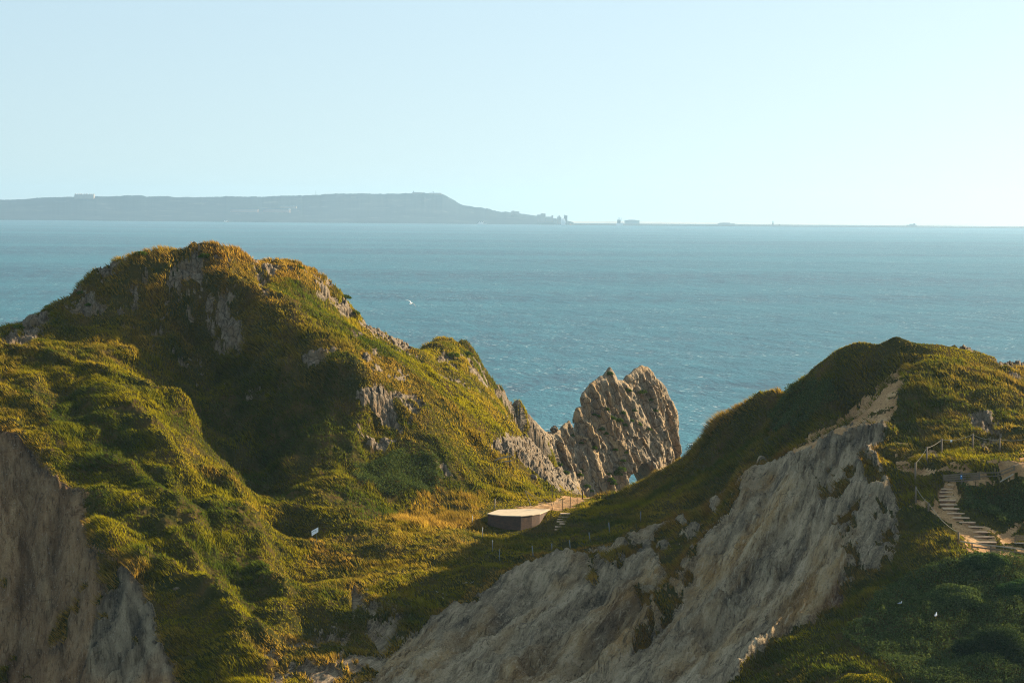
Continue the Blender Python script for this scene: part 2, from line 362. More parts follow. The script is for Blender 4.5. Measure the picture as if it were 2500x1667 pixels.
MAT['far_stone'] = simple('far_stone', (0.36, 0.31, 0.25), 1.0, 0.1, 0.05, 0, 0, 0)
MAT['far_dark'] = simple('far_dark', (0.10, 0.10, 0.10), 1.0, 0.1, 0.05, 0, 0, 0)
MAT['far_white'] = simple('far_white', (0.82, 0.82, 0.80), 0.6, 0.04, 0.05, 0.2, 0, 0)
MAT['far_pink'] = simple('far_brick', (0.42, 0.29, 0.24), 1.0, 0.1, 0.02, 0, 0, 0)
def m_sea():
    t = NT('sea_water'); 
    v = t.map((1.0, 0.30, 1.0), (0, 0, R(-7)))
    c1 = t.noise(0.30, 5, 0.65, v, 0.3); c2 = t.noise(0.055, 5, 0.65, v, 0.3); swell = t.noise(0.010, 4, 0.6, v, 0.4)
    chop = t.mix(0.5, c1, c2); wind = t.noise(0.0016, 4, 0.55, t.map((0.35, 1, 1)))
    b = t.bump(swell, 1.0, 7.0, t.bump(c2, 1.0, 3.0, t.bump(c1, 1.0, 1.1)))
    base = t.ramp(chop, [(0.43, (0.001, 0.024, 0.042)), (0.57, (0.006, 0.105, 0.140))])
    base = t.mix(t.ramp(wind, [(0.38, (0,)*3), (0.62, (0.85,)*3)]), base, (0.012, 0.125, 0.158))
    cap = t.math('MULTIPLY', t.ramp(t.noise(0.30, 4, 0.6, t.map((0.8, 1.0, 1.0), (0, 0, R(-6)))), [(0.635, (0,)*3), (0.655, (1,)*3)]),
                 t.ramp(t.noise(0.012, 3), [(0.46, (0,)*3), (0.58, (1,)*3)]))
    w = t.bsdf(base, 0.40, b, 0.22); w.node.inputs['IOR'].default_value = 1.33
    f = t.bsdf((0.85, 0.87, 0.86), 0.9)
    m = t.node('ShaderNodeMixShader'); t.l.new(cap, m.inputs[0]); t.l.new(w, m.inputs[1]); t.l.new(f, m.inputs[2])
    return t.done(m.outputs[0])
MAT['sea'] = m_sea()

# ------------------------------------------------------------------ terrain: breaks of slope surveyed as (column, row, distance)
ridgeL = [(-260,900,322),(-120,850,326),(0,805,328),(83,758,330),(145,733,332),(202,687,334),(240,655,335),(307,626,336),(383,607,337),(434,607,338),
          (470,596,338),(495,592,338),(524,594,339),(575,606,341),(611,629,344),(651,628,347),(690,627,350),(745,640,353),(784,658,355),(817,697,357),
          (854,745,359),(876,768,361),(921,803,364),(968,830,367),(1015,858,370)]
knoll = [(1017,866,378),(1048,840,384),(1081,835,387),(1117,837,389),(1142,850,390),(1172,877,391),(1186,902,392),(1208,930,393),(1239,970,395),
         (1272,994,397),(1308,1029,399),(1331,1054,400)]
ridgeR = [(1380,1205,317),(1456,1204,317),(1489,1189,316),(1535,1174,315),(1558,1161,314),(1589,1146,313),(1635,1125,312),(1675,1099,311),(1711,1064,310),
          (1750,1030,308),(1782,1002,307),(1823,979,306),(1846,962,306),(1890,943,306),(1951,922,305),(1970,906,305),(1986,888,305),(2015,868,304),(2043,850,304),
          (2107,840,303),(2177,827,302),(2209,829,302),(2260,830,303),(2298,833,304),(2340,838,305),(2372,846,306),(2390,862,307),(2429,876,308),(2500,882,310),(2640,900,312),(2760,930,314)]
ctrl = [
 # sunlit flank between the spine and the seaward crest
 (560,660,334),(620,690,336),(680,690,339),(740,730,340),(800,765,341),(870,825,343),(950,880,346),(1020,905,349),(1060,880,366),(1090,930,352),(1140,960,356),(1180,1000,352),
 (1200,960,376),(1250,1060,342),(1220,1050,346),(1300,1110,336),(1350,1160,328),
 # the spine (terminator)
 (542,690,332),(578,708,330),(633,730,328),(687,762,325),(737,799,322),(793,803,325),(835,812,325),(860,838,322),(887,908,314),(959,932,318),(1000,938,322),(1028,968,321),
 (1092,1000,323),(1130,1060,320),(1170,1112,318),(1210,1132,318),(1260,1166,318),(1330,1200,317),
 # shaded face, falling left to the gully
 (500,660,334),(440,650,334),(470,720,330),(560,790,326),(600,770,328),(400,720,330),(330,720,329),(300,800,323),(200,770,326),(420,820,325),(640,830,322),(720,830,321),(800,860,317),
 (650,900,318),(750,950,313),(700,1050,308),(800,1050,305),(650,1130,301),(760,1170,296),(860,1130,301),(830,960,312),
 (870,960,312),(960,960,316),(930,1000,313),(960,1080,309),(1040,1050,314),(1090,1110,311),(1000,1150,306),(1100,1180,307),(1200,1190,312),
 # the gully between face and spur
 (470,850,328),(500,950,320),(540,1060,312),(590,1150,304),(640,1220,296),(700,1330,284),(740,1450,268),(760,1560,251),
 # valley floor
 (780,1250,287),(800,1340,278),(860,1230,291),(950,1240,296),(1040,1220,301),(1150,1210,307),(1260,1215,310),(1180,1266,298),(1260,1296,293.2),(1215,1287,294.5),(1315,1290,294.5),(1270,1330,288),(1345,1246,300),(1300,1238,302),(1405,1215,310),
 (900,1330,279),(1000,1310,285),(1100,1310,285),(1200,1340,279),(1350,1310,291),(1100,1400,268),(980,1410,265),(850,1420,264),(1000,1480,257),(900,1500,254),(780,1490,254),
 (800,1580,245),(740,1667,235),(860,1600,243),(690,1600,242),(900,1667,236),
 # sunlit spur
 (-200,870,312),(0,850,314),(90,868,312),(181,897,309),(275,911,307),(343,937,306),(416,958,305),(455,980,304),(150,840,318),(300,860,315),
 (60,950,300),(150,980,298),(250,1000,297),(350,1040,294),(430,1060,294),(200,1080,288),(300,1120,286),(380,1160,283),(270,1200,278),(350,1250,273),(430,1230,279),
 (300,1310,267),(380,1320,267),(450,1350,264),(420,1140,286),(502,1160,289),(549,1172,290),(604,1247,281),(621,1298,276),(638,1340,272),(659,1404,264),(690,1459,257),(710,1510,251),(681,1557,246),
 (520,1260,275),(560,1350,266),(540,1400,260),(600,1450,256),(620,1530,249),(640,1600,242),
 # cliff lip and bare cliff, left
 (-200,1010,292),(0,1049,289),(38,1064,287),(64,1085,285),(102,1123,282),(145,1179,277),(191,1183,277),(213,1204,275),(213,1298,266),(213,1336,262),(238,1353,261),(298,1370,260),(353,1363,261),(425,1396,258),(489,1425,256),
 (532,1459,252),(566,1502,248),(575,1540,245),(600,1596,241),(638,1634,239),(668,1659,237),
 (-200,1200,283),(-200,1667,262),(0,1200,282),(80,1250,277),(0,1400,273),(0,1667,261),(100,1400,269),(150,1300,271),(150,1520,261),(150,1667,254),(250,1450,256),(250,1560,251),(250,1667,247),(350,1480,253),(350,1580,247),(350,1667,242),
 (450,1500,250),(450,1600,243),(450,1667,239),(550,1600,240),(590,1667,235),
 # right hill, camera side
 (1520,1240,302),(1480,1290,290),(1620,1215,297),(1700,1165,297),(1760,1130,296),(1800,1060,300),(1860,1040,297),(1850,1100,288),(1940,1000,292),(1960,1060,286),(2030,960,286),(2060,1010,286),(2100,900,288),(2150,880,288),
 (2193,918,283),(2165,945,281),(2149,970,279),(2117,1007,281),(2069,1042,276),(2005,1074,277),(1929,1106,279),(1887,1132,279),
 (2200,870,287),(2250,900,283),(2250,1000,274),(2320,920,280),(2400,930,281),(2320,1020,271),(2400,1010,272),(2480,950,280),(2480,1050,268),(2440,1100,262),(2374,1096,262),(2297,1109,262),(2262,1127,260),
 (2240,1060,268),(2200,1090,265),(2620,1000,276),(2700,1100,262),
 (850,775,352),(885,800,353),(925,832,355),(970,852,357),(1010,885,360),(2390,890,287),(2450,905,287),(2510,912,287),(2620,940,289),(1489,1226,311),(1558,1197,309),(1635,1160,307),(1711,1100,306),
 # clay slope
 (1098,1489,256),(1174,1460,260),(1215,1420,264),(1255,1390,268),(1302,1366,272),(1331,1359,274),(1438,1342,277),(1502,1315,280),(1565,1292,283),(1629,1268,285),(1693,1240,286),(1778,1200,285),(1826,1170,282),
 (1814,1195,277),(1788,1256,271),(1769,1275,269),(1700,1380,260),(1600,1500,250),(1480,1667,237),
 (1680,1330,270),(1620,1400,263),(1560,1480,256),(1450,1600,246),(1380,1667,240),(1500,1400,266),(1400,1440,264),(1300,1480,260),(1200,1540,253),(1100,1590,248),(1000,1630,243),(1020,1560,250),
 (1300,1600,249),(1200,1667,240),(1050,1667,239),
 (1900,1200,270),(1850,1300,263),(1800,1400,256),(1720,1500,248),(1600,1667,233),(2000,1160,267),(1960,1250,261),(1900,1350,256),(1850,1450,249),(1750,1560,241),(1680,1667,231),
 (2080,1130,264),(2110,1180,259),(2060,1240,257),(2020,1330,252),(1960,1430,246),(1880,1540,238),(1790,1667,228),(2100,1320,250),
 # right ravine, steps and bramble bank
 (2150,1110,264),(2170,1190,258),(2180,1220,256),(2200,1300,250),(2180,1380,244),(2235,1188,257),(2236,1228,254),(2267,1248,252),(2300,1160,257),(2400,1160,256),(2480,1150,256),(2325,1200,255),(2315,1240,252),(2340,1270,250),(2385,1310,247.5),(2430,1340,245.5),
 (2340,1317,245.5),(2440,1230,255),(2480,1290,251),(2500,1350,245.5),(2620,1250,255),(2620,1360,246),(2400,1370,242),(2300,1390,240),(2230,1440,238),(2130,1440,240),(2080,1500,236),(2000,1560,232),(1920,1620,228),
 (2200,1520,232),(2300,1490,235),(2400,1460,237),(2480,1440,238),(2100,1620,225),(2250,1600,227),(2400,1560,230),(2500,1580,229),(2000,1667,222),(2200,1667,221),(2350,1667,221),(2500,1667,222),(2700,1667,221),(2700,1450,238),
]
pts = []
def add(lst):
    for a, b, c in lst: pts.append(P(a, b, c))
ridgeL = [(a, b+7, c) for a, b, c in ridgeL]; knoll = [(a, b+6, c) for a, b, c in knoll]
ridgeR = [(a, b+(24 if 1480 < a < 1600 else 16 if 1400 < a < 1740 else 9), c-14*min(1, max(0, (a-1700)/350))) for a, b, c in ridgeR]
add(ctrl); add(ridgeL); add(knoll); add(ridgeR)
for lst, steps in ((ridgeL, ((4, 2.5), (14, 16))), (knoll, ((3, 2.5), (10, 16))), (ridgeR, ((4, 2.2), (16, 14)))):
    for i, (a, b, c) in enumerate(lst):
        if lst is ridgeL and a > 940: continue
        for dd, dz in steps:
            if dd > 8 and i % 2: continue
            q = P(a, b, c); k = (c+dd)/c; pts.append(Vector((q.x*k, q.y*k, q.z-dz)))
for a in range(-300, 2900, 200): pts.append(P(a, 0, 395)*1.0); pts[-1].z = 20.0 if not 900 < a < 1400 else 30.0
for a in range(-300, 2900, 160):
    q = P(a, 1667, 205); q.z = 36.0; pts.append(q)
A = np.array([[p.x, p.y, p.z] for p in pts])
# merge points that sit too close
keep = []
for i in range(len(A)):
    if all(math.hypot(A[i, 0]-A[j, 0], A[i, 1]-A[j, 1]) > 0.5 for j in keep): keep.append(i)
A = A[keep]; N = len(A); C2 = 1.2**2
Phi = np.sqrt(((A[:, None, :2]-A[None, :, :2])**2).sum(-1)+C2)
Q = np.column_stack([np.ones(N), A[:, 0], A[:, 1]-290])
sysm = np.zeros((N+3, N+3)); sysm[:N, :N] = -Phi + np.eye(N)*0.01; sysm[:N, N:] = Q; sysm[N:, :N] = Q.T
coef = np.linalg.solve(sysm, np.concatenate([A[:, 2], np.zeros(3)]))
def base_h(x, y):
    sh = x.shape; x = x.ravel(); y = y.ravel(); o = np.empty(x.shape)
    for s in range(0, len(x), 20000):
        xs, ys = x[s:s+20000], y[s:s+20000]
        o[s:s+20000] = -np.sqrt((xs[:, None]-A[:, 0])**2+(ys[:, None]-A[:, 1])**2+C2) @ coef[:N] + coef[N]+coef[N+1]*xs+coef[N+2]*(ys-290)
    return o.reshape(sh)
U0, U1, NU = -0.215, 0.215, 1500
Dr = np.concatenate([np.arange(203, 330, 0.22), np.arange(330, 428, 0.32)]); ND = len(Dr)
Uc = np.linspace(U0, U1, NU)
cu, cd = np.linspace(U0, U1, 360), np.linspace(203, 428, 420)
GU, GD = np.meshgrid(cu, cd)
Zc = base_h(GU*GD, GD)
def bilin(u, d):
    fu = (u-U0)/(U1-U0)*(len(cu)-1); fd = (d-203)/(428-203)*(len(cd)-1)
    iu = np.clip(fu.astype(int), 0, len(cu)-2); idd = np.clip(fd.astype(int), 0, len(cd)-2); fu = fu-iu; fd = fd-idd
    return (Zc[idd, iu]*(1-fu)+Zc[idd, iu+1]*fu)*(1-fd)+(Zc[idd+1, iu]*(1-fu)+Zc[idd+1, iu+1]*fu)*fd
U, D = np.meshgrid(Uc, Dr); X = U*D; Y = D.copy(); Z = bilin(U, D)
Z0 = Z.copy()
def hit0(px, py):
    r = rays(px, py); u = r[0]; sl = r[2]; fu = (u-U0)/(U1-U0)*(NU-1); iu = min(max(int(fu), 0), NU-2); k = fu-iu
    zc = Z0[:, iu]*(1-k)+Z0[:, iu+1]*k; h = np.where(zc-CAMZ >= sl*Dr)[0]; d = Dr[h[0]] if len(h) else 300.0
    return u*d, d
def lined(poly):                              # distance over the ground to a line drawn on it
    q = [hit0(a, b) for a, b in poly]; xs = [p[0] for p in q]; ys = [p[1] for p in q]; o = np.full(X.shape, 99.0)
    m = (X > min(xs)-9) & (X < max(xs)+9) & (Y > min(ys)-9) & (Y < max(ys)+9); xx, yy = X[m]+0.9*fbm(X[m]*0.35, Y[m]*0.35, 5, 0.62, 51), Y[m]+0.9*fbm(X[m]*0.35, Y[m]*0.35, 5, 0.62, 52)
    d = np.full(xx.shape, 99.0)
    for i in range(len(q)-1):
        ex, ey = xs[i+1]-xs[i], ys[i+1]-ys[i]; t = np.clip(((xx-xs[i])*ex+(yy-ys[i])*ey)/(ex*ex+ey*ey+1e-9), 0, 1)
        d = np.minimum(d, np.hypot(xx-xs[i]-t*ex, yy-ys[i]-t*ey))
    o[m] = d; return o
ochre_l = np.zeros(X.shape, np.float32); shade_band_l = np.zeros(X.shape, np.float32); knob = np.zeros(X.shape, np.float32)  # painted tones: ochre ribs, shade in the gullies, dark cliff bands
for poly, h, w_, oc, dk_ in (
  ([(1816,1188),(1790,1256),(1742,1330),(1700,1388),(1650,1450),(1600,1508),(1540,1590),(1480,1667)], 1.7, 1.5, 0.9, 0),
  ([(1945,1175),(1900,1270),(1860,1320),(1790,1430),(1700,1545),(1610,1667)], 1.1, 1.1, 0.35, 0),
  ([(1868,1165),(1850,1230),(1815,1300),(1780,1380)], 0.5, 0.9, 0.9, 0),
  ([(2158,1215),(2090,1310),(2020,1420),(1940,1510),(1860,1590),(1780,1667)], 1.0, 1.0, 0.7, 0),
  ([(2085,1330),(2000,1400),(1930,1490),(1850,1580)], -0.8, 1.1, 0.0, 0.5),
  ([(1550,1318),(1490,1400),(1420,1470),(1320,1570),(1240,1667)], 1.2, 1.2, 0.25, 0),
  ([(1410,1380),(1350,1450),(1260,1530),(1170,1610)], 0.8, 1.1, 0.1, 0),
  ([(1640,1420),(1560,1480),(1480,1560),(1400,1667)], -1.3, 1.4, 0.3, 0.5),
  ([(1500,1420),(1420,1500),(1330,1600),(1290,1667)], -0.9, 1.2, 0, 0.7),
  ([(1300,1440),(1220,1520),(1120,1600)], -0.8, 1.2, 0, 0.6),
  ([(1200,1500),(1080,1590),(1000,1667)], 0.7, 1.0, 0.8, 0),
  ([(1760,1440),(1700,1530),(1640,1620)], -0.7, 1.0, 0.1, 0.5),
  ([(1900,1300),(1850,1390),(1790,1480),(1730,1580)], -0.7, 1.0, 0, 0.5),
  ([(0,852),(90,870),(181,899),(231,905),(275,913),(343,939),(416,960),(455,982)], 0.55, 0.55, 0, 0),
  ([(502,1160),(549,1172),(604,1247),(621,1298),(638,1340),(659,1404),(698,1459)], 0.9, 1.2, 0, 0),
  ([(298,1372),(353,1363),(425,1400),(489,1428),(532,1462),(566,1505),(596,1596),(638,1634)], 0.55, 0.8, 0, 0),
  ([(330,1010),(380,1080),(430,1130)], 0.8, 1.0, 0, 0), ([(260,1130),(330,1180),(420,1250),(480,1330)], 0.7, 1.1, 0, 0), ([(400,1300),(480,1380),(560,1480),(640,1560)], 0.8, 1.0, 0, 0),
  ([(455,1190),(520,1290),(580,1400),(640,1500)], -0.55, 1.0, 0, 0), ([(240,1060),(310,1110),(380,1200)], -0.45, 1.0, 0, 0), ([(120,930),(200,1000),(270,1080)], -0.35, 1.0, 0, 0), ([(540,690),(600,740),(640,800),(690,900)], 0.7, 1.2, 0, 0), ([(500,720),(520,800),(540,900)], -0.9, 1.2, 0, 0),
  ([(345,1385),(295,1480),(245,1560),(205,1667)], 0.9, 0.8, 0, 0),
  ([(375,1500),(325,1570),(275,1667)], 0.9, 0.8, 0, 0),
  ([(420,1560),(380,1620),(350,1667)], 0.7, 0.8, 0, 0),
  ([(300,1440),(255,1540),(222,1600),(185,1667)], -1.0, 0.7, 0, 1.0),
  ([(350,1530),(300,1610),(275,1650)], -0.8, 0.7, 0, 1.0),
  ([(70,1150),(70,1300),(60,1450),(75,1667)], -1.2, 1.3, 0, 0.4),
  ([(150,1230),(130,1350),(130,1480)], -1.0, 1.0, 0, 0.5),
  ([(100,1160),(100,1300),(110,1440)], 1.0, 1.0, 0, 0),
  ([(190,1290),(170,1400),(160,1520)], 0.9, 0.9, 0, 0),
  ([(10,1120),(20,1300),(20,1500)], 0.9, 1.3, 0, 0)):
    g_ = np.exp(-(lined(poly)/w_)**2); Z = Z + h*g_
    if oc: ochre_l = np.maximum(ochre_l, oc*np.exp(-(lined([(a+14, b+4) for a, b in poly])/(w_*0.9))**2))
    if dk_: shade_band_l = np.maximum(shade_band_l, dk_*np.exp(-(lined(poly)/(w_*0.9))**2))
for poly, h, w_ in (([(2030,1090),(2045,1120)], 1.3, 1.3), ([(2100,1060),(2140,1080)], 1.2, 1.4), ([(1950,1175),(1975,1190)], 0.8, 1.1), ([(1850,1400),(1885,1420)], 0.9, 1.2), ([(1760,1490),(1790,1500)], 0.5, 1.2), ([(2110,1170),(2150,1150)], 0.5, 1.0)):
    g_ = np.exp(-(lined(poly)/w_)**4); Z = Z + h*g_; knob = np.maximum(knob, g_)
PX, PY = project(X, Y, Z)

# ---- ground classes, drawn on the surveyed ground with ragged edges
wx = PX + 16*fbm(X*0.9, Y*0.9, 4, 0.6, 1); wy = PY + 13*fbm(X*0.9, Y*0.9, 4, 0.6, 2)
GRASS, CLAY, CLIFF, ROCK, PATH = range(5)
cls = np.zeros(X.shape, np.int8)
def put(k, poly, d0=0, d1=999, when=None):
    m = inpoly(wx, wy, poly) & (D > d0) & (D < d1)
    if when is not None: m &= when
    cls[m] = k
crag = fbm(X*0.85+Z*0.12, Y*0.25+Z*0.30, 4, 0.62, 7); gap = fbm(X*0.35, Y*0.35, 4, 0.55, 3)
put(CLAY, [(640,1600),(690,1570),(760,1550),(840,1510),(880,1450),(980,1500),(1060,1520),(940,1640),(880,1720),(640,1720)], 200, 262, crag > 0.17)
put(CLAY, [(840,1450),(870,1420),(900,1430),(890,1500),(840,1530)], 200, 275, crag > 0.22)
clay_poly = [(1040,1530),(1098,1494),(1140,1482),(1180,1462),(1215,1430),(1255,1400),(1302,1376),(1331,1368),(1438,1354),(1502,1327),(1560,1304),(1629,1280),(1693,1252),(1760,1214),(1814,1166),(1855,1146),(1890,1129),
 (1929,1105),(2005,1072),(2069,1044),(2110,1036),(2168,1040),(2162,1075),(2125,1110),(2150,1150),(2172,1190),(2190,1215),(2192,1300),(2172,1390),(2094,1392),(2075,1415),(2053,1433),(2058,1463),(2043,1489),(2015,1517),(1951,1542),(1900,1565),
 (1830,1615),(1770,1680),(1740,1800),(780,1800),(890,1680),(940,1620)]
put(CLAY, clay_poly, 200, 290)
put(GRASS, [(1600,1310),(1640,1275),(1690,1250),(1740,1215),(1800,1180),(1808,1200),(1778,1262),(1720,1305),(1690,1370),(1640,1412),(1605,1400),(1590,1350)], 200, 290, crag > -0.12)
put(GRASS, [(2000,1165),(2070,1145),(2100,1185),(2050,1225),(1995,1210)], 200, 290, crag > -0.1)
put(GRASS, [(2085,1245),(2140,1235),(2165,1260),(2150,1330),(2110,1390),(2060,1360),(2040,1290)], 200, 290, crag > 0.0)
put(GRASS, [(2110,1090),(2160,1130),(2215,1215),(2215,1400),(2100,1470),(2060,1560),(1900,1640),(1880,1600),(2000,1500),(2060,1400),(2130,1360),(2150,1230),(2090,1130)], 200, 290, crag > 0.02)
put(GRASS, [(1560,1420),(1640,1410),(1700,1400),(1640,1520),(1560,1600),(1500,1600)], 200, 290, crag > 0.13)
put(GRASS, [(1430,1360),(1560,1305),(1590,1330),(1520,1400),(1440,1420)], 200, 290, crag > 0.2)
put(CLIFF, [(-300,1040),(0,1052),(38,1067),(64,1088),(102,1126),(145,1182),(191,1188),(213,1208),(205,1260),(213,1298),(213,1336),(238,1356),(298,1376),(320,1400),(350,1440),(372,1500),(385,1560),(430,1640),(450,1800),(-300,1800)], 200, 292)
put(GRASS, [(232,1360),(290,1378),(295,1440),(262,1450),(240,1410)], 200, 292)
for a, b, c, e in ((150,1540,22,40),(190,1490,10,22),(205,1440,14,14),(240,1465,14,18),(40,1600,9,9),(10,1420,8,14),(130,1560,12,20),(62,1650,14,10),(255,1500,12,10),(330,1560,12,8),(5,1640,14,20)):
    put(GRASS, [(a-c, b+e), (a-c*0.2, b-e), (a+c, b-e*0.9), (a+c*0.3, b+e*0.8)], 200, 292)
for poly in ([(434,640),(470,612),(500,640),(515,690),(500,712),(470,690),(430,695)],[(388,738),(406,740),(402,790),(386,824),(372,822),(378,790)],[(281,740),(306,744),(308,782),(290,776)],
             [(525,722),(555,738),(580,800),(590,850),(577,878),(553,862),(543,820),(528,780)],[(-260,880),(0,800),(60,776),(128,760),(114,800),(70,850),(0,848),(-260,960)],[(148,735),(200,700),(240,735),(262,752),(222,772),(172,765)],
             [(232,676),(240,648),(300,622),(322,650),(280,668)],[(618,632),(676,632),(688,650),(660,684),(652,692),(662,724),(638,718),(622,676)],
             [(742,645),(790,655),(840,715),(885,768),(925,800),(990,818),(1016,860),(960,848),(900,818),(850,776),(800,722),(758,690)],
             [(1058,872),(1110,866),(1150,872),(1192,905),(1255,980),(1305,1010),(1340,1058),(1280,1034),(1215,968),(1150,924),(1090,894)]):
    put(ROCK, poly, 300, 420, crag > -0.16)
put(ROCK, [(1222,950),(1262,980),(1305,1008),(1340,1058),(1350,1110),(1312,1125),(1268,1068),(1232,1012)], 362, 425, crag > -0.3)
for poly in ([(868,950),(910,938),(960,950),(1030,975),(1042,1000),(1012,1030),(950,1092),(918,1086),(878,1060),(862,1000)],[(735,862),(780,828),(822,840),(790,882),(750,892)],[(1055,1145),(1100,1132),(1106,1160),(1065,1172)]):
    put(ROCK, poly, 300, 345, gap > -0.12)
put(ROCK, [(1180,1085),(1225,1062),(1262,1062),(1300,1072),(1346,1096),(1400,1150),(1420,1206),(1385,1200),(1326,1168),(1290,1142),(1252,1112)], 316, 380)
put(ROCK, [(860,800),(940,880),(1010,905),(1000,935),(900,905),(860,860)], 300, 345, crag > 0.12)
put(ROCK, [(240,660),(480,600),(560,640),(600,860),(700,1000),(480,960),(300,800)], 300, 345, (crag > 0.34))
put(ROCK, [(680,640),(800,690),(1010,870),(1240,990),(1240,1010),(1000,890),(760,720)], 335, 420, (crag > 0.2))
put(ROCK, [(1898,945),(1906,918),(1926,908),(1946,916),(1920,938)], 290, 320)
put(ROCK, [(2365,1000),(2420,1006),(2446,1082),(2402,1094),(2372,1050)], 250, 300, gap > -0.3)
put(ROCK, [(2420,872),(2510,876),(2700,900),(2700,940),(2500,935),(2450,925)], 280, 320, gap > -0.2)
put(ROCK, [(2280,828),(2320,826),(2375,842),(2392,862),(2350,856),(2300,842)], 290, 320, gap > -0.1)
put(PATH, [(2196,905),(2212,940),(2192,965),(2186,995),(2170,1022),(2160,1044),(2085,1046),(2005,1082),(1920,1112),(1975,1070),(2040,1040),(2074,1006),(2120,972),(2145,940)], 258, 300, fbm(X*0.8, Y*0.8, 4, 0.6, 8) > -0.22)
put(PATH, [(1255,1242),(1313,1231),(1345,1226),(1408,1203),(1455,1202),(1415,1228),(1385,1240),(1362,1250),(1335,1246)], 285, 322)
put(PATH, [(2431,1118),(2468,1126),(2500,1102),(2620,1080),(2620,1165),(2500,1172),(2440,1178),(2320,1186),(2305,1176),(2425,1152)], 240, 275, fbm(X*0.8, Y*0.8, 4, 0.6, 9) > -0.05)
put(PATH, [(2316,1178),(2342,1178),(2334,1245),(2385,1285),(2432,1300),(2430,1345),(2388,1345),(2335,1288),(2290,1250),(2290,1200)], 240, 262, fbm(X*0.8, Y*0.8, 3, 0.5, 10) > -0.5)
put(PATH, [(2345,1322),(2400,1328),(2620,1352),(2620,1368),(2480,1362),(2370,1348)], 240, 252, fbm(X*0.8, Y*0.8, 3, 0.5, 11) > -0.2)
put(PATH, [(2440,1306),(2470,1290),(2500,1272),(2500,1282),(2465,1310),(2480,1322),(2440,1330)], 240, 262)
tr = ridged(X*0.28+fbm(X*0.2, Y*0.2)*1.5, Z*1.1, 3, 6)          # trodden ledges on the bank above the steps
bank = inpoly(PX, PY, [(2180,1060),(2290,1100),(2440,1110),(2430,1150),(2300,1165),(2290,1260),(2220,1240),(2190,1160)]) & (D > 245) & (D < 275)
cls[bank & (tr > 0.80) & (cls == GRASS)] = PATH

# ---- relief
isg = cls == GRASS; isc = cls == CLAY; isl = cls == CLIFF; isr = cls == ROCK; isp = cls == PATH
def soft(m, it=3):
    f = m.astype(np.float32)
    for _ in range(it):
        f[1:-1] = (f[:-2]+2*f[1:-1]+f[2:])/4; f[:, 1:-1] = (f[:, :-2]+2*f[:, 1:-1]+f[:, 2:])/4
    return f
sg, sc, sl, sr, sp = (soft(m, 4) for m in (isg, isc, isl, isr, isp))
hump = fbm(X*0.13, Y*0.13, 3, 0.5, 4)*0.6 + fbm(X*0.45, Y*0.45, 3, 0.55, 5)*0.38
led = (ridged(X*0.12+fbm(X*0.1, Y*0.1)*1.2, Z*0.62+fbm(X*0.25, Y*0.25)*0.5, 2, 12)-0.5)*0.5
rib = (ridged(X*0.13+fbm(X*0.07, Y*0.07, 2)*0.8, Y*0.022, 2, 41)-0.62)*2.2*np.clip((PX < 1300)*(D > 255), 0, 1)*soft(inpoly(PX, PY, [(150,640),(560,640),(700,860),(900,960),(1050,1080),(700,1200),(560,1160),(380,900)]) | inpoly(PX, PY, [(0,900),(420,980),(560,1200),(700,1500),(600,1600),(230,1300),(60,1050)]), 30)
tus = np.abs(fbm(X*1.1, Y*0.7, 3, 0.6, 6))*0.42-0.06
ac = X*0.94 - Y*0.35; fc = X*0.35 + Y*0.94
wpc = fbm(X*0.12, Y*0.12, 3, 0.5, 13)
clayh = (ridged(ac*0.10+wpc*0.5, fc*0.016, 2, 14)-0.6)*3.4 + (ridged(ac*0.36+wpc*1.2, fc*0.05, 2, 15)-0.62)*1.5 + (ridged(ac*1.3+wpc*3, fc*0.16, 3, 25)-0.6)*0.55*(0.4+vn2(X*0.15, Y*0.15)) + fbm(X*1.0, Y*0.8, 5, 0.66, 16)*0.55
al = X*0.96 + Y*0.25
cf1, cf2, cv = cell2(X*0.45, Y*0.3+Z*0.3)
cliffh = (ridged(al*0.14+wpc*0.4, Y*0.03, 3, 17)-0.6)*2.2 + (ridged(al*0.55+wpc*1.4, Y*0.10, 3, 27)-0.6)*0.8 + fbm(X*0.9, Y*0.9, 5, 0.66, 18)*0.6 + (cv-0.5)*0.45
r1, r2, rv = cell2(X*0.95+fbm(X*0.5, Y*0.5)*0.9, Y*0.3+Z*0.33+fbm(X*0.4, Y*0.4, 3, 0.5, 61)*0.6)
rockh = -0.5*np.clip(1-(r2-r1)/0.14, 0, 1) + (rv-0.5)*0.9 + fbm(X*1.9, Y*1.2+Z*0.8, 4, 0.7, 19)*0.6 - 0.15
calm = 1-0.85*soft(inpoly(PX, PY, [(1940,900),(2030,830),(2177,800),(2300,805),(2385,830),(2430,850),(2440,905),(2300,872),(2177,866),(2070,885),(1980,930)]) & (D > 280) & (D < 297) | inpoly(PX, PY, [(1160,1230),(1260,1222),(1420,1195),(1470,1205),(1420,1240),(1400,1262),(1340,1325),(1220,1310),(1170,1275)]) & (D > 283) | inpoly(PX, PY, [(2280,1168),(2350,1168),(2352,1240),(2400,1278),(2460,1290),(2620,1335),(2620,1375),(2380,1372),(2320,1310),(2282,1260)]) & (D < 264), 5)
stairs = soft(inpoly(PX, PY, [(2300,1184),(2345,1184),(2342,1245),(2395,1283),(2440,1325),(2435,1350),(2380,1345),(2330,1288),(2288,1250),(2288,1200)]) & (D < 264), 3)
edge_drop = -0.28*stairs - 0.45*soft(isc | isl, 2)
kf1, kf2, kv = cell2(X*1.3+fbm(X, Y)*0.3, Y*0.8+Z*0.9)
clayh = clayh + knob*(np.clip(kf2-kf1, 0, 0.35)*1.6-0.3+(kv-0.5)*0.7)
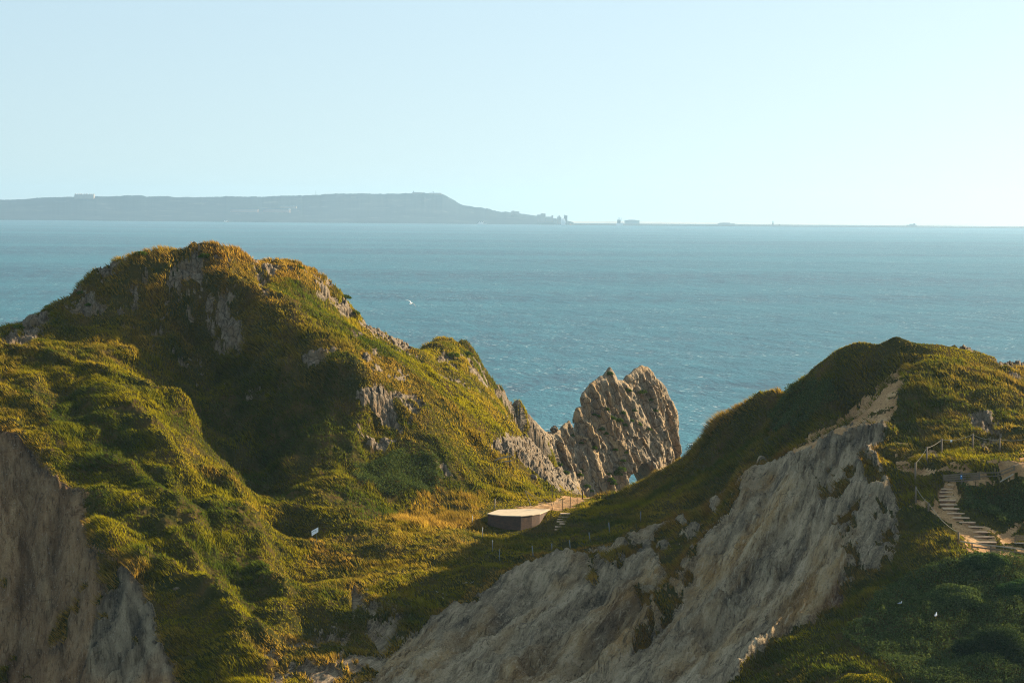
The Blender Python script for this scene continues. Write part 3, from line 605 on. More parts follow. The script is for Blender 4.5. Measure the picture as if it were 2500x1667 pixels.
Z2 = Z + sg*(hump+led+tus+rib)*calm + sc*(1-0.75*soft(inpoly(PX, PY, [(600,1560),(840,1400),(980,1480),(1050,1520),(930,1640),(880,1760),(600,1760)]), 6))*clayh + sl*cliffh + sr*rockh + sp*(fbm(X*1.2, Y*1.2, 3, 0.5, 20)*0.12-0.1) + edge_drop*(1-0.0)
Z2 = np.maximum(Z2, -4.0)
def ground(px, py, dmin=205.0):             # first ground met along the line of sight -> point
    r = rays(px, py); u = r[0]; s = r[2]
    fu = (u-U0)/(U1-U0)*(NU-1); iu = min(max(int(fu), 0), NU-2); k = fu-iu
    zc = Z2[:, iu]*(1-k)+Z2[:, iu+1]*k
    h = np.where((zc-CAMZ >= s*Dr) & (Dr > dmin))[0]
    d = Dr[h[0]] if len(h) else 430.0
    return Vector((u*d, d, CAMZ+s*d))
def height(x, y):
    fu = (x/y-U0)/(U1-U0)*(NU-1); iu = min(max(int(fu), 0), NU-2); fr = np.searchsorted(Dr, y)-1; fr = min(max(fr, 0), ND-2)
    k = fu-iu; t = (y-Dr[fr])/(Dr[fr+1]-Dr[fr])
    return float((Z2[fr, iu]*(1-k)+Z2[fr, iu+1]*k)*(1-t)+(Z2[fr+1, iu]*(1-k)+Z2[fr+1, iu+1]*k)*t)

# ---- tone maps (ground colours, plus gully shade painted in as dark tone)
tone = np.zeros(X.shape+(3,), np.float32)
def paint(ch, poly, v, it=14):
    m = soft(inpoly(PX, PY, poly) & (D < 300), it); tone[..., ch] = tone[..., ch]*(1-m) + v*m
paint(0, [(1780,1260),(1850,1150),(1900,1150),(1960,1180),(1900,1290),(1800,1400),(1650,1560),(1540,1667),(1460,1667),(1600,1500),(1700,1380)], 0.75)
paint(0, [(1380,1540),(1500,1440),(1560,1400),(1580,1350),(1610,1400),(1560,1480)], 0.6)
paint(0, [(900,1667),(1000,1560),(1080,1520),(1060,1600),(980,1667)], 0.8)
paint(0, [(1860,1560),(2050,1330),(2120,1270),(2060,1400),(1900,1600),(1830,1667)], 0.5)
paint(1, [(640,1600),(840,1490),(960,1500),(900,1600),(860,1667),(640,1667)], 0.45)
paint(1, [(1960,1540),(2040,1420),(2070,1440),(2050,1490),(1990,1540)], 0.9, 8)
paint(2, [(1640,1400),(1700,1420),(1620,1560),(1560,1600),(1540,1560)], 0.8)
paint(2, [(2060,1230),(2180,1220),(2190,1290),(2120,1390),(2050,1380)], 0.7)
paint(0, [(200,1667),(240,1480),(300,1380),(380,1480),(460,1667)], 1.0)
tone[..., 0] = np.maximum(tone[..., 0]*0.8, ochre_l); tone[..., 0] = np.where(isl, soft(inpoly(PX, PY, [(200,1667),(240,1480),(300,1380),(380,1480),(460,1667)]), 8), tone[..., 0])
topsoil = np.clip(soft(isg, 26)*1.3, 0, 1)*(isc | isl); tone[..., 2] = np.maximum(np.maximum(tone[..., 2]*0.8, np.clip(topsoil*1.9, 0, 0.95)), shade_band_l)
tone[..., 2] = np.maximum(tone[..., 2], 0.75*knob*(1-0.5*kv))
# ---- split into the kinds of ground
fc_cls = cls[:-1, :-1]
vid = np.arange(ND*NU).reshape(ND, NU)
quads = np.stack([vid[:-1, :-1], vid[:-1, 1:], vid[1:, 1:], vid[1:, :-1]], -1)
V = np.stack([X, Y, Z2], -1).reshape(-1, 3); Tn = tone.reshape(-1, 3)
low = (Z2[:-1, :-1] < -3.5)
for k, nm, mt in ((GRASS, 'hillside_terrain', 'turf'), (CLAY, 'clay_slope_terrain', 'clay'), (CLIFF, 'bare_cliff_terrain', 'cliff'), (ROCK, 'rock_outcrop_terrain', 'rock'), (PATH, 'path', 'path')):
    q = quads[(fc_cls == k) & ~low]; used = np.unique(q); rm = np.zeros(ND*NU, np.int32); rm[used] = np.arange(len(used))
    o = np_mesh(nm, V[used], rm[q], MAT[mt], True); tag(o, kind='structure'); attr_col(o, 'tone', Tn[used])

# ------------------------------------------------------------------ grass (stuff): one blade per triangle
dxu = np.gradient(Z2, axis=1)/np.gradient(X, axis=1); dyd = np.gradient(Z2, axis=0)/np.gradient(Y, axis=0)
NX, NY, NZ = -(dxu), -(dyd), np.ones_like(dxu)     # rough normal
area = (D*(U1-U0)/(NU-1)*np.gradient(Dr)[:, None])*np.sqrt(1+np.clip(dxu, -3, 3)**2+np.clip(dyd, -3, 3)**2)
tuft = vn2(X*0.9+50, Y*0.9)*0.6 + vn2(X*0.23, Y*0.23+20)*0.4
facing = (Z2 > 20)
def region(poly, d0=200, d1=430): return inpoly(wx, wy, poly) & (D > d0) & (D < d1)
bramble = region([(870,1130),(960,1110),(1060,1130),(1085,1180),(1040,1215),(930,1205),(870,1190)]) | region([(1870,1010),(1930,940),(2030,930),(2050,980),(1960,1040),(1890,1060)]) | \
          region([(2060,1560),(2180,1430),(2290,1380),(2390,1370),(2620,1370),(2620,1720),(2300,1720),(2180,1640)], 200, 248) | region([(2340,1200),(2620,1190),(2620,1280),(2450,1285),(2360,1250)], 240, 262)
bramble &= isg
track = (ridged(X*0.10+fbm(X*0.1, Y*0.1)*1.0, Z*0.75+fbm(X*0.25, Y*0.25)*0.4, 1, 44) > 0.93) & (fbm(X*0.12, Y*0.12, 2, 0.5, 45) > -0.05)
thin = np.clip(fbm(X*0.4, Y*0.4, 4, 0.6, 46)*1.6+1.05, 0.25, 1.2)*np.where(track, 0.12, 1.0)
w = area*isg*facing*(0.25+tuft)*thin*np.where(bramble, 0.25, 1.0)
w = w.ravel(); w /= w.sum()
NB = 1150000
idx = rng.choice(len(w), NB, p=w)
ju = rng.random(NB)-0.5; jd = rng.random(NB)-0.5
du = (U1-U0)/(NU-1); ri, ci = idx//NU, idx % NU
yb = Dr[ri] + jd*np.gradient(Dr)[ri]; ub = Uc[ci] + ju*du; xb = ub*yb
zb = Z2.ravel()[idx] + ju*du*yb*np.clip(dxu.ravel()[idx], -4, 4) + jd*np.gradient(Dr)[ri]*np.clip(dyd.ravel()[idx], -4, 4) - 0.03
pxb, pyb = PX.ravel()[idx], PY.ravel()[idx]
n1 = fbm(xb*0.11, yb*0.11, 4, 0.55, 21); n2 = fbm(xb*0.6, yb*0.6, 3, 0.5, 22); n3 = rng.random(NB)
zr = zb-CAMZ
dry = 0.19 + 0.45*n1 + 0.42*n2
dry += 0.5*np.clip((zr+17)/8, 0, 1)*(pxb < 900)*np.clip((430-np.abs(pxb-430))/250, 0, 1)          # brown summit of the headland
def boost(poly, v, d0=200, d1=430):
    return v*inpoly(pxb+20*n2, pyb+20*n1, poly)*((yb > d0) & (yb < d1))
dry += boost([(440,600),(560,600),(700,625),(800,665),(820,720),(740,700),(640,650),(560,640),(560,760),(520,700)], 0.45, 325)
dry += boost([(1020,930),(1120,1000),(1200,1070),(1280,1120),(1330,1190),(1250,1160),(1140,1080),(1040,1000),(880,910),(890,830)], 0.35, 315)
dry += boost([(1040,1190),(1190,1200),(1180,1260),(1200,1290),(1080,1310),(960,1290),(1000,1230)], 0.55, 270)
dry += boost([(760,1330),(860,1360),(860,1400),(760,1380)], 0.5, 255)
dry += boost([(1070,1490),(1300,1352),(1440,1335),(1500,1320),(1500,1345),(1330,1375),(1200,1450),(1100,1510)], 0.9, 250)
dry += boost([(1380,1190),(1560,1150),(1760,1020),(2000,870),(2200,815),(2500,870),(2500,910),(2200,850),(2020,890),(1780,1040),(1560,1185),(1450,1220)], 0.55, 298)
dry += boost([(2200,870),(2620,890),(2620,1100),(2250,1100)], 0.22, 255)
dry += boost([(2150,840),(2230,830),(2260,880),(2200,920),(2170,900)], 0.3, 285)
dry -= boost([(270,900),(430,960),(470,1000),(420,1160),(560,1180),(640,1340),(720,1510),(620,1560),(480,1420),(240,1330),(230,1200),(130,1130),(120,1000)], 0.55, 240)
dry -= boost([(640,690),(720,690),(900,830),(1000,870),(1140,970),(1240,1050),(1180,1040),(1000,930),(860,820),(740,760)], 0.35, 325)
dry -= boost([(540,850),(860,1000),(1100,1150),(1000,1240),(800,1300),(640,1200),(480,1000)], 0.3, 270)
fringe = np.clip(soft(isc | isl, 60)*2.2, 0, 1).ravel()[idx]*(0.6+0.8*(n1+0.5)); dry += 0.65*fringe
dry = np.clip(dry + (n3-0.5)*0.5, 0, 1)[:, None]
green = np.array([0.175, 0.160, 0.010]); deep = np.array([0.042, 0.064, 0.013]); straw = np.array([0.32, 0.215, 0.065]); brown = np.array([0.150, 0.088, 0.028])
g = np.clip(fbm(xb*0.2, yb*0.2, 3, 0.5, 23)*1.2+0.5 + (rng.random(NB)-0.5)*0.6, 0, 1)[:, None]
shade_dk = boost([(2200,900),(2300,870),(2620,900),(2620,1100),(2300,1090),(2200,1050)], 0.75, 258) + boost([(880,960),(1100,1080),(1130,1180),(900,1250),(700,1150)], 0.5, 270) + boost([(1780,1010),(2050,880),(2060,1000),(1900,1080),(1700,1160)], 0.45, 280) + 0.5*(inpoly(pxb, pyb, [(1900,1680),(2230,1240),(2620,1190),(2620,1680)])*(yb < 262))  # shade put into the blade tint: deeper green on flanks turned from the sun
gr = green*g + deep*(1-g); gr = gr*(1-np.clip(shade_dk, 0, 1))[:, None] + deep*np.clip(shade_dk, 0, 1)[:, None]
b2 = np.clip(rng.random(NB)*1.1 + n1*0.6 - 0.75*np.clip(fringe, 0, 1)*(pxb > 1500), 0, 1)[:, None]
dr = straw*b2 + brown*(1-b2)
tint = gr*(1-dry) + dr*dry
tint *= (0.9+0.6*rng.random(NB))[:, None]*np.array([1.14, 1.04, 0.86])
tall = (0.14 + 0.50*tuft.ravel()[idx]**1.5*np.clip(0.6+1.3*fbm(xb*0.25, yb*0.25, 3, 0.5, 47), 0.25, 1.6) + 0.10*rng.random(NB))*(0.35+0.65*calm.ravel()[idx])
tall *= np.where(dry[:, 0] > 0.6, 1.15, 1.0)*(1 + boost([(1040,1190),(1190,1200),(1180,1260),(1200,1300),(1000,1310),(960,1290)], 0.6, 270))
lean_a = rng.random(NB)*2*np.pi
lx = 0.40*np.cos(lean_a)*rng.random(NB) - 0.42; ly = 0.40*np.sin(lean_a)*rng.random(NB) - 0.26      # sea wind from the right
sl_x = np.clip(-dxu.ravel()[idx], -1, 1)*0.45; sl_y = np.clip(-dyd.ravel()[idx], -1, 1)*0.45
ta = rng.random(NB)*np.pi; wd = 0.026+0.036*rng.random(NB)
bx, by = np.cos(ta)*wd, np.sin(ta)*wd
bv = np.empty((NB, 3, 3), np.float32)
bv[:, 0] = np.stack([xb-bx, yb-by, zb], -1); bv[:, 1] = np.stack([xb+bx, yb+by, zb], -1)
bv[:, 2] = np.stack([xb+(lx+sl_x)*tall*1.3, yb+(ly+sl_y)*tall*1.3, zb+tall], -1)
gobj = np_mesh('grass', bv.reshape(-1, 3), np.arange(NB*3).reshape(-1, 3), MAT['blade'])
tag(gobj, 'rough green and straw coloured grass covering the headland slopes', 'grass', kind='stuff')
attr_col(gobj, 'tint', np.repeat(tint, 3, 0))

# ------------------------------------------------------------------ leaves
def leaf_cloud(cx, cy, cz, size, colr, n_dir=None):
    n = len(cx); a = rng.normal(size=(n, 3)); a /= np.linalg.norm(a, axis=1)[:, None]
    b = np.cross(a, rng.normal(size=(n, 3))); b /= np.linalg.norm(b, axis=1)[:, None]
    s = (size*(0.6+0.8*rng.random(n)))[:, None]; c = np.stack([cx, cy, cz], -1)
    v = np.stack([c-a*s, c+b*s*0.45, c+a*s, c-b*s*0.45], 1)
    return v.reshape(-1, 3), np.arange(n*4).reshape(-1, 4), np.repeat(colr, 4, 0)
bw = (area*bramble).ravel(); bw /= bw.sum(); NL = 130000
bi = rng.choice(len(bw), NL, p=bw); jj = rng.random((3, NL))
mound = vn2(X*0.5, Y*0.5).ravel()[bi]*0.7 + 0.25
cxl = X.ravel()[bi]+(jj[0]-0.5)*0.4; cyl = Y.ravel()[bi]+(jj[1]-0.5)*0.4; czl = Z2.ravel()[bi] + mound*np.sqrt(jj[2])
lc = np.where(rng.random((NL, 1)) < 0.5, np.array([[0.058, 0.084, 0.027]]), np.array([[0.095, 0.120, 0.042]]))*(0.6+0.8*rng.random((NL, 1)))
v_, f_, c_ = leaf_cloud(cxl, cyl, czl, np.full(NL, 0.085), lc)
o = np_mesh('undergrowth', v_, f_, MAT['leaf']); attr_col(o, 'tint', c_)
tag(o, 'dark green bramble thickets matted over the slopes', 'undergrowth', kind='stuff')
def bush(name, label, cat, c, rad, n, cols, leaf=0.09, group=None, stems=True):
    t = empty(name, c); tag(t, label, cat, group)
    d = rng.normal(size=(n, 3)); d /= np.linalg.norm(d, axis=1)[:, None]; d[:, 2] = np.abs(d[:, 2])*1.0 - 0.12
    lump = 0.72 + 0.5*vn3(d[:, 0]*2.2+7+c[0], d[:, 1]*2.2+9+c[1], d[:, 2]*2.2+5)
    r = (0.55+0.45*rng.random(n)**0.5)*lump
    p = d*r[:, None]*np.array(rad)
    ck = np.array(cols)[rng.integers(0, len(cols), n)]*(0.6+0.8*rng.random((n, 1)))
    v, f, cc = leaf_cloud(p[:, 0], p[:, 1], p[:, 2], np.full(n, leaf), ck)
    fo = np_mesh('foliage', v, f, MAT['leaf'], parent=t); attr_col(fo, 'tint', cc)
    if stems:
        m = MB()
        for k in range(7):
            a = k*0.9; m.tube([(0, 0, -0.3), (math.cos(a)*rad[0]*0.3, math.sin(a)*rad[1]*0.3, rad[2]*0.35), (math.cos(a)*rad[0]*0.6, math.sin(a)*rad[1]*0.6, rad[2]*0.62)], 0.03, 5, 0.012)
        m.build('stem', MAT['dark_wood'], t)
    return t
gz = [(0.064, 0.090, 0.030), (0.090, 0.118, 0.040), (0.050, 0.074, 0.027)]
c = ground(2110, 1668); bush('gorse_bush', 'gorse bush speckled with yellow flowers at the bottom of the bank', 'gorse bush', c, (2.1, 1.3, 0.95), 9000, [(0.05, 0.075, 0.014), (0.42, 0.31, 0.015), (0.09, 0.10, 0.014), (0.30, 0.25, 0.015)], 0.06)
c = ground(2405, 1392); bush('bramble_bush', 'dark green bush just below the lower timber handrail', 'bush', c, (2.5, 1.5, 1.7), 16000, [(0.06, 0.10, 0.035), (0.085, 0.125, 0.045), (0.045, 0.075, 0.028)], 0.085)
c = ground(2330, 1470); bush('bramble_bush', 'spreading bramble mound behind the gull standing on the thicket', 'bush', c, (3.6, 2.0, 1.5), 20000, [(0.085, 0.12, 0.04), (0.115, 0.145, 0.05), (0.06, 0.088, 0.03)], 0.085)
c = ground(2435, 1600); bush('bramble_bush', 'smooth dome shaped dark bush in the bottom corner of the bank', 'bush', c, (3.7, 2.4, 2.3), 26000, [(0.026, 0.044, 0.02), (0.038, 0.058, 0.024)], 0.075)
c = ground(2490, 1450); bush('bramble_bush', 'broad leafy bush under the bench at the edge of the picture', 'bush', c, (2.2, 1.6, 1.3), 12000, [(0.04, 0.08, 0.026), (0.055, 0.10, 0.032)], 0.085)
wir = [(0.10, 0.075, 0.03), (0.06, 0.05, 0.025)]
for px_, py_, lab in ((1742, 1036, 'wispy bare shrub highest up the skyline beside the rock arch'), (1716, 1066, 'wispy bare shrub midway up the skyline beside the rock arch'), (1690, 1092, 'lowest wispy shrub on the skyline next to the rock arch')):
    c = ground(px_, py_+3, 295); bush('scrub_bush', lab, 'shrub', c, (0.75, 0.5, 0.75), 260, wir, 0.06, 'wispy shrubs along the skyline')
for px_, py_, sz, lab in ((345, 622, 0.85, 'green shrub on the skyline of the summit, beside dark crags'), (199, 717, 0.6, 'round green shrub on the crag below the long summit slope'), (117, 750, 0.65, 'green shrub on the skyline where the crag dips to the sea'),
                          (216, 746, 0.5, 'small green shrub beneath the round one on the crag'), (45, 800, 0.65, 'pair of green shrubs low on the skyline crag at the picture edge'), (20, 845, 0.45, 'small green shrub under the crag above the sunlit ledge'),
                          (500, 628, 0.9, 'dark green shrub in the gully below the highest point'), (728, 655, 0.7, 'green shrub on the seaward top of the far shoulder'), (842, 728, 0.9, 'green shrub clinging to the seaward cliff edge'), (868, 765, 0.6, 'lower green shrub clinging to the seaward cliff edge'),
                          (1105, 870, 1.0, 'broad green cushion on the rocky knoll'), (1140, 865, 0.8, 'green cushion on the falling side of the rocky knoll')):
    c = ground(px_, py_, 300); bush('coastal_shrub', lab, 'shrub', c, (sz, sz*0.8, sz*0.62), int(900*sz), [(0.075, 0.115, 0.014), (0.11, 0.15, 0.02), (0.05, 0.085, 0.014)], 0.075, 'green shrubs on the headland crags')

# ------------------------------------------------------------------ the rock arch: a limestone fin, built as a solid and meshed by surface nets
def build_arch():
    a0 = P(1225, 1000, 398); a1 = P(1662, 1000, 438)
    ax = Vector((a1.x-a0.x, a1.y-a0.y, 0)).normalized(); nrm = Vector((ax.y, -ax.x, 0))       # nrm looks to the camera side
    def on_plane(px, py, off=0.0):
        r = rays(px, py); dr = Vector((r[0], r[1], r[2])); o = Vector((0, 0, CAMZ)); b_ = a0+nrm*off
        t = (b_-o).dot(nrm)/dr.dot(nrm); p = o+dr*t; return ((p-a0).dot(ax), p.z)
    top = [(1205,960),(1239,985),(1272,1003),(1300,1022),(1331,1054),(1367,1046),(1377,1031),(1400,1016),(1405,993),(1418,989),(1415,970),(1428,947),(1451,924),(1479,911),(1488,894),(1496,906),(1504,922),(1512,926),(1524,929),(1530,916),(1546,902),(1553,896),(1568,888),(1584,896),(1594,906),
           (1609,927),(1625,944),(1632,965),(1642,978),(1653,1003),(1656,1029),(1655,1054),(1659,1080),(1661,1108),(1664,1160),(1672,1260),(1690,1420),(1700,1600),(1180,1600),(1180,1200)]
    hole = [(1520,1240),(1536,1180),(1542,1160),(1552,1154),(1560,1149),(1564,1140),(1568,1132),(1577,1137),(1584,1135),(1588,1142),(1594,1155),(1606,1180),(1614,1240),(1622,1400),(1625,1700),(1490,1700),(1505,1350)]
    top = [on_plane(*q) for q in top]; hole = [on_plane(a, b, 4.2) for a, b in hole]
    h = 0.22; s0, s1, z0, z1, w0, w1 = -4.0, max(p[0] for p in top)+3, 12.0, max(p[1] for p in top)+2, -8.5, 8.5
    S = np.arange(s0, s1, h); Zv = np.arange(z0, z1, h); Wv = np.arange(w0, w1, h)
    S2, Z2d = np.meshgrid(S, Zv, indexing='ij')
    sd = -sdpoly(S2, Z2d, top)                                  # positive inside
    prof = np.where(sd > 0, 4.2*np.clip(sd/14, 0, 1)**0.72, sd*1.5)
    s3, z3, w3 = np.meshgrid(S, Zv, Wv, indexing='ij')
    # beds and joints: long blocks leaning down to the right
    lean = 0.42
    q1 = (s3 + lean*z3)*0.80; q2 = (z3 - s3*0.30)*0.13; q3 = w3*0.5
    nz = (vn3(s3*0.22, z3*0.16, w3*0.22+3)-0.5)*2.2 + (vn3(s3*0.6+5, z3*0.5, w3*0.6)-0.5)*0.9
    f1, f2, cv = cell3((q1+nz*0.9).ravel(), (q2+nz*0.5).ravel(), q3.ravel()); f1 = f1.reshape(s3.shape); f2 = f2.reshape(s3.shape); cv = cv.reshape(s3.shape)
    g1, g2, gv = cell3((q1*2.3).ravel(), (q2*3.2+nz*0.6).ravel(), (q3*2.2).ravel()); g1 = g1.reshape(s3.shape); g2 = g2.reshape(s3.shape); gv = gv.reshape(s3.shape)
    bed = np.abs(((q1*0.55 + nz*0.5) % 1.0) - 0.5)*2
    bumpf = -0.55*np.clip(1-(f2-f1)/0.13, 0, 1)*(vn3(s3*0.3, z3*0.2, w3*0.3) > 0.42) + (cv-0.5)*0.6 - 0.28*np.clip(1-(g2-g1)/0.14, 0, 1) + (gv-0.5)*0.45 + (bed**1.6-0.4)*0.35 + (vn3(s3*1.4, z3*1.1, w3*1.4)-0.5)*0.55 + (vn3(q1*1.1+3, q2*0.9, q3)-0.5)*1.5 + (vn3(s3*0.16+9, z3*0.16, w3*0.16)-0.5)*1.6
    amp = np.clip(sd/1.6, 0.18, 1)[..., None]
    f = np.abs(w3) - prof[..., None] - bumpf*amp               # negative inside
    # the opening, driven through the fin along a slanting axis
    tun = Vector((-0.30, 0.954, 0)); ts, tw = tun.dot(ax), -tun.dot(nrm)
    front = 4.2
    sp_ = s3 - ts*((front - w3)/max(tw, 1e-3))                  # w grows towards the camera
    hd = sdpoly(sp_.ravel(), z3.ravel(), hole).reshape(s3.shape)
    f = np.maximum(f, -(hd + 0.35*nz + 0.2*(cv-0.5)))
    f[0] = f[-1] = 1; f[:, 0] = np.maximum(f[:, 0], 0.5); f[:, -1] = 1; f[:, :, 0] = f[:, :, -1] = 1
    ins = f < 0
    # naive surface nets
    n0, n1_, n2_ = f.shape
    acc = np.zeros((n0-1, n1_-1, n2_-1, 3)); cnt = np.zeros((n0-1, n1_-1, n2_-1))
    corner = lambda arr, i, j, k: arr[i:n0-1+i, j:n1_-1+j, k:n2_-1+k]
    for axis in range(3):
        for p in (0, 1):
            for q in (0, 1):
                i0 = [0, 0, 0]; i0[(axis+1) % 3] = p; i0[(axis+2) % 3] = q; i1 = list(i0); i1[axis] = 1
                va, vb = corner(f, *i0), corner(f, *i1); cross = (va < 0) != (vb < 0)
                with np.errstate(divide='ignore', invalid='ignore'): t = np.where(cross, va/(va-vb), 0)
                for a in range(3):
                    acc[..., a] += np.where(cross, (t if a == axis else i0[a]), 0)
                cnt += cross
    act = cnt > 0; ids = -np.ones(act.shape, int); ids[act] = np.arange(act.sum())
    ii = np.argwhere(act); loc = (ii + acc[act]/cnt[act][:, None])*h + np.array([s0, z0, w0])
    faces = []
    for axis in range(3):
        a = np.take(ins, range(f.shape[axis]-1), axis); b = np.take(ins, range(1, f.shape[axis]), axis)
        ch = np.argwhere(a != b); u, v = (axis+1) % 3, (axis+2) % 3
        ok = (ch[:, u] > 0) & (ch[:, v] > 0) & (ch[:, u] < f.shape[u]-1) & (ch[:, v] < f.shape[v]-1); ch = ch[ok]
        e = np.eye(3, dtype=int); fl = a[tuple(ch.T)]
        q = [ids[tuple((ch-e[u]-e[v]).T)], ids[tuple((ch-e[v]).T)], ids[tuple(ch.T)], ids[tuple((ch-e[u]).T)]]
        q = np.stack(q, -1); q = np.where(fl[:, None], q, q[:, ::-1]); faces.append(q)
    faces = np.concatenate(faces); faces = faces[(faces >= 0).all(1)]
    wpos = np.array(a0)[None]*np.array([1, 1, 0]) + loc[:, :1]*np.array(ax)[None] + loc[:, 2:3]*np.array(nrm)[None] + loc[:, 1:2]*np.array([[0, 0, 1]])
    flip = Vector(ax).cross(Vector((0, 0, 1))).dot(nrm) < 0
    if flip: faces = faces[:, ::-1]
    o = np_mesh('rock_arch', wpos, faces, MAT['arch'], True)
    cva, gva = cv[tuple(ii.T)], gv[tuple(ii.T)]; attr_col(o, 'tone', np.stack([cva, gva, cva*0], -1))
    tag(o, 'tall brown limestone fin with a sea arch, rising from the water beyond the saddle', 'rock arch')
    return o, BVHTree.FromPolygons([Vector(p) for p in wpos], [tuple(int(i) for i in q) for q in faces])
arch, arch_bvh = build_arch()
def on_arch(px, py):
    r = rays(px, py); d = Vector(r).normalized(); h = arch_bvh.ray_cast(Vector((0, 0, CAMZ)), d); return h[0]
for a, b, s in ((1300,590,7),(1350,680,11),(1420,700,11),(1250,780,9),(1290,820,7),(1600,735,11),(1450,625,9),(1530,700,8),(1700,780,8),(1180,640,6),(1225,655,7),(1870,730,8),(1060,910,7),(1175,960,9),(1440,1170,14),(1400,1210,14),(1450,1080,8),(1340,1270,12),(1320,1210,7),
                (845,1120,8),(740,1100,8),(905,1200,10),(940,1260,9),(1040,1220,9),(1110,1330,10),(960,840,8),(1620,430,10),(1500,410,10),(1380,975,7),(1480,1000,6),(1760,600,7),(1720,500,6),(1330,250,9),(1650,420,9),(1470,740,8),(1360,1300,9),(1150,1370,7),(1560,600,7),(1910,640,6),(1060,1170,7)):
    p = on_arch(1150+a*0.2551, 850+b*0.2551)
    if p is None: continue
    g_ = ground(1150+a*0.2551, 850+b*0.2551)
    if g_.y < p.y: continue
    k = s*0.062
    bush('cliff_plant', 'tuft of bright green samphire rooted in a crack of the arch rock', 'cliff plant', p, (k, k*0.7, k*0.8), int(90*s), [(0.075, 0.125, 0.015), (0.12, 0.16, 0.02), (0.05, 0.09, 0.015)], 0.07, 'green tufts on the arch rock', False)

# ------------------------------------------------------------------ boulders
def boulder(label, p, r, mat='rock', sq=(1, 0.8, 0.65), group=None):
    m = bpy.data.meshes.new('boulder'); import bmesh
    bm = bmesh.new(); bmesh.ops.create_icosphere(bm, subdivisions=4, radius=1.0)
    sd = random.random()*50
    co = np.array([v.co[:] for v in bm.verts]); f1, f2, cv = cell3(co[:, 0]*1.3+sd, co[:, 1]*1.3+sd, co[:, 2]*1.3)
    k = 0.8 + (cv-0.5)*0.35 + np.clip(f2-f1, 0, 0.3)*0.35 + (vn3(co[:, 0]*4+sd, co[:, 1]*4, co[:, 2]*4)-0.5)*0.15
    for v, q in zip(bm.verts, k): v.co = Vector((v.co.x*sq[0], v.co.y*sq[1], v.co.z*sq[2]))*q*r
    bm.to_mesh(m); bm.free(); m.materials.append(MAT[mat]); o = bpy.data.objects.new('boulder', m); col.objects.link(o)
    o.location = p; o.rotation_euler.z = random.random()*6; return tag(o, label, 'boulder', group)
boulder('pale grey boulder alone in the valley grass', ground(896, 1442), 0.42, 'rock', (1.2, 0.8, 0.6))
boulder('squared grey boulder beside the two rail wooden barrier', ground(1300, 1167), 0.5, 'rock', (1, 0.8, 0.9))
boulder('brown boulder of cliff earth on the crumbling grass edge', ground(198, 1250), 0.95, 'cliff', (1.1, 0.8, 0.7))
boulder('smaller earth block just above the brown boulder on the crumbling edge', ground(212, 1212), 0.5, 'cliff', (0.8, 0.8, 1.0))
boulder('dark lump of rock stranded in the clay gully', ground(1582, 1442), 0.85, 'clay', (1.1, 0.8, 0.7))
boulder('pale stone below the sunlit spur among brown grass', ground(430, 1438), 0.35)
boulder('small pale stone on the slipped ground under the spur', ground(377, 1566), 0.3, 'rock', (1.3, 0.8, 0.5))
p = on_arch(1353, 1062) or P(1353, 1050, 404)
boulder('loose boulder perched on the low neck of the arch rock', Vector((p.x, p.y+0.5, P(1353, 1049, p.y).z)), 0.75, 'arch', (1, 0.8, 0.7))

# ------------------------------------------------------------------ viewing platform above the valley
dz = CAMZ - P(1272, 1250, 297).z
def flat(px, py, z): r = rays(px, py); t = (z-CAMZ)/r[2]; return (r[0]*t, t)
zt = CAMZ - dz
outl = [flat(a, b, zt) for a, b in ((1189,1253),(1204,1255.5),(1227,1258),(1272,1259),(1300,1256),(1319,1253),(1343,1242.5),(1284,1241.5),(1217,1243))]
pf = empty('viewing_platform', (outl[3][0], outl[3][1], zt-1.2)); tag(pf, 'brick walled viewing platform with a pale sandy top at the head of the valley', 'platform')
L = Vector(pf.location)
m = MB().prism([(x-L.x, y-L.y) for x, y in outl], zt-0.10-L.z, zt-L.z); m.build('slab', MAT['concrete'], pf, bevel=0.02)
cx_ = sum(x for x, y in outl)/len(outl); cy_ = sum(y for x, y in outl)/len(outl)
m = MB().prism([((x-cx_)*0.975+cx_-L.x, (y-cy_)*0.975+cy_-L.y) for x, y in outl], zt-2.6-L.z, zt-0.10-L.z); m.build('wall', MAT['brick'], pf)
# earth steps down from the platform
st = [(1368,1392,1252),(1362,1400,1260),(1360,1398,1266),(1359,1390,1271.5),(1366,1389,1277),(1355,1378,1284),(1354,1370,1291),(1347,1364,1300),(1336,1353,1308)]
g0 = ground(1380, 1252); s_ = empty('earth_steps', ground(1352, 1308)); tag(s_, 'narrow earth steps with pale edges dropping from the viewing platform into the grass', 'steps')
for k, (xa, xb_, yy) in enumerate(st):
    d = 299.0 - k*0.85; a = P(xa, yy, d); b = P(xb_, yy, d); c = (a+b)/2; wv = (b-a).length
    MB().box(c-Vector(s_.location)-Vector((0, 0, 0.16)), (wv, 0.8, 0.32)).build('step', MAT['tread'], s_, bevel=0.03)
# leaning wooden board and single posts round the platform
def up(p, h): return p+Vector((0, 0, h))
b0 = P(1350, 1238, 301); b1 = P(1342, 1213, 301)
t = empty('leaning_board', b0); tag(t, 'dark weathered board leaning at the corner of the viewing platform', 'board')
MB().bar((0, 0, -0.3), b1-b0, 0.22, 0.06).build('board', MAT['wood'], t, bevel=0.01)
MB().bar((0.04, 0.12, 0.3), Vector((-0.12, 0.12, 2.0)), 0.07, 0.07).build('post', MAT['wood'], t)
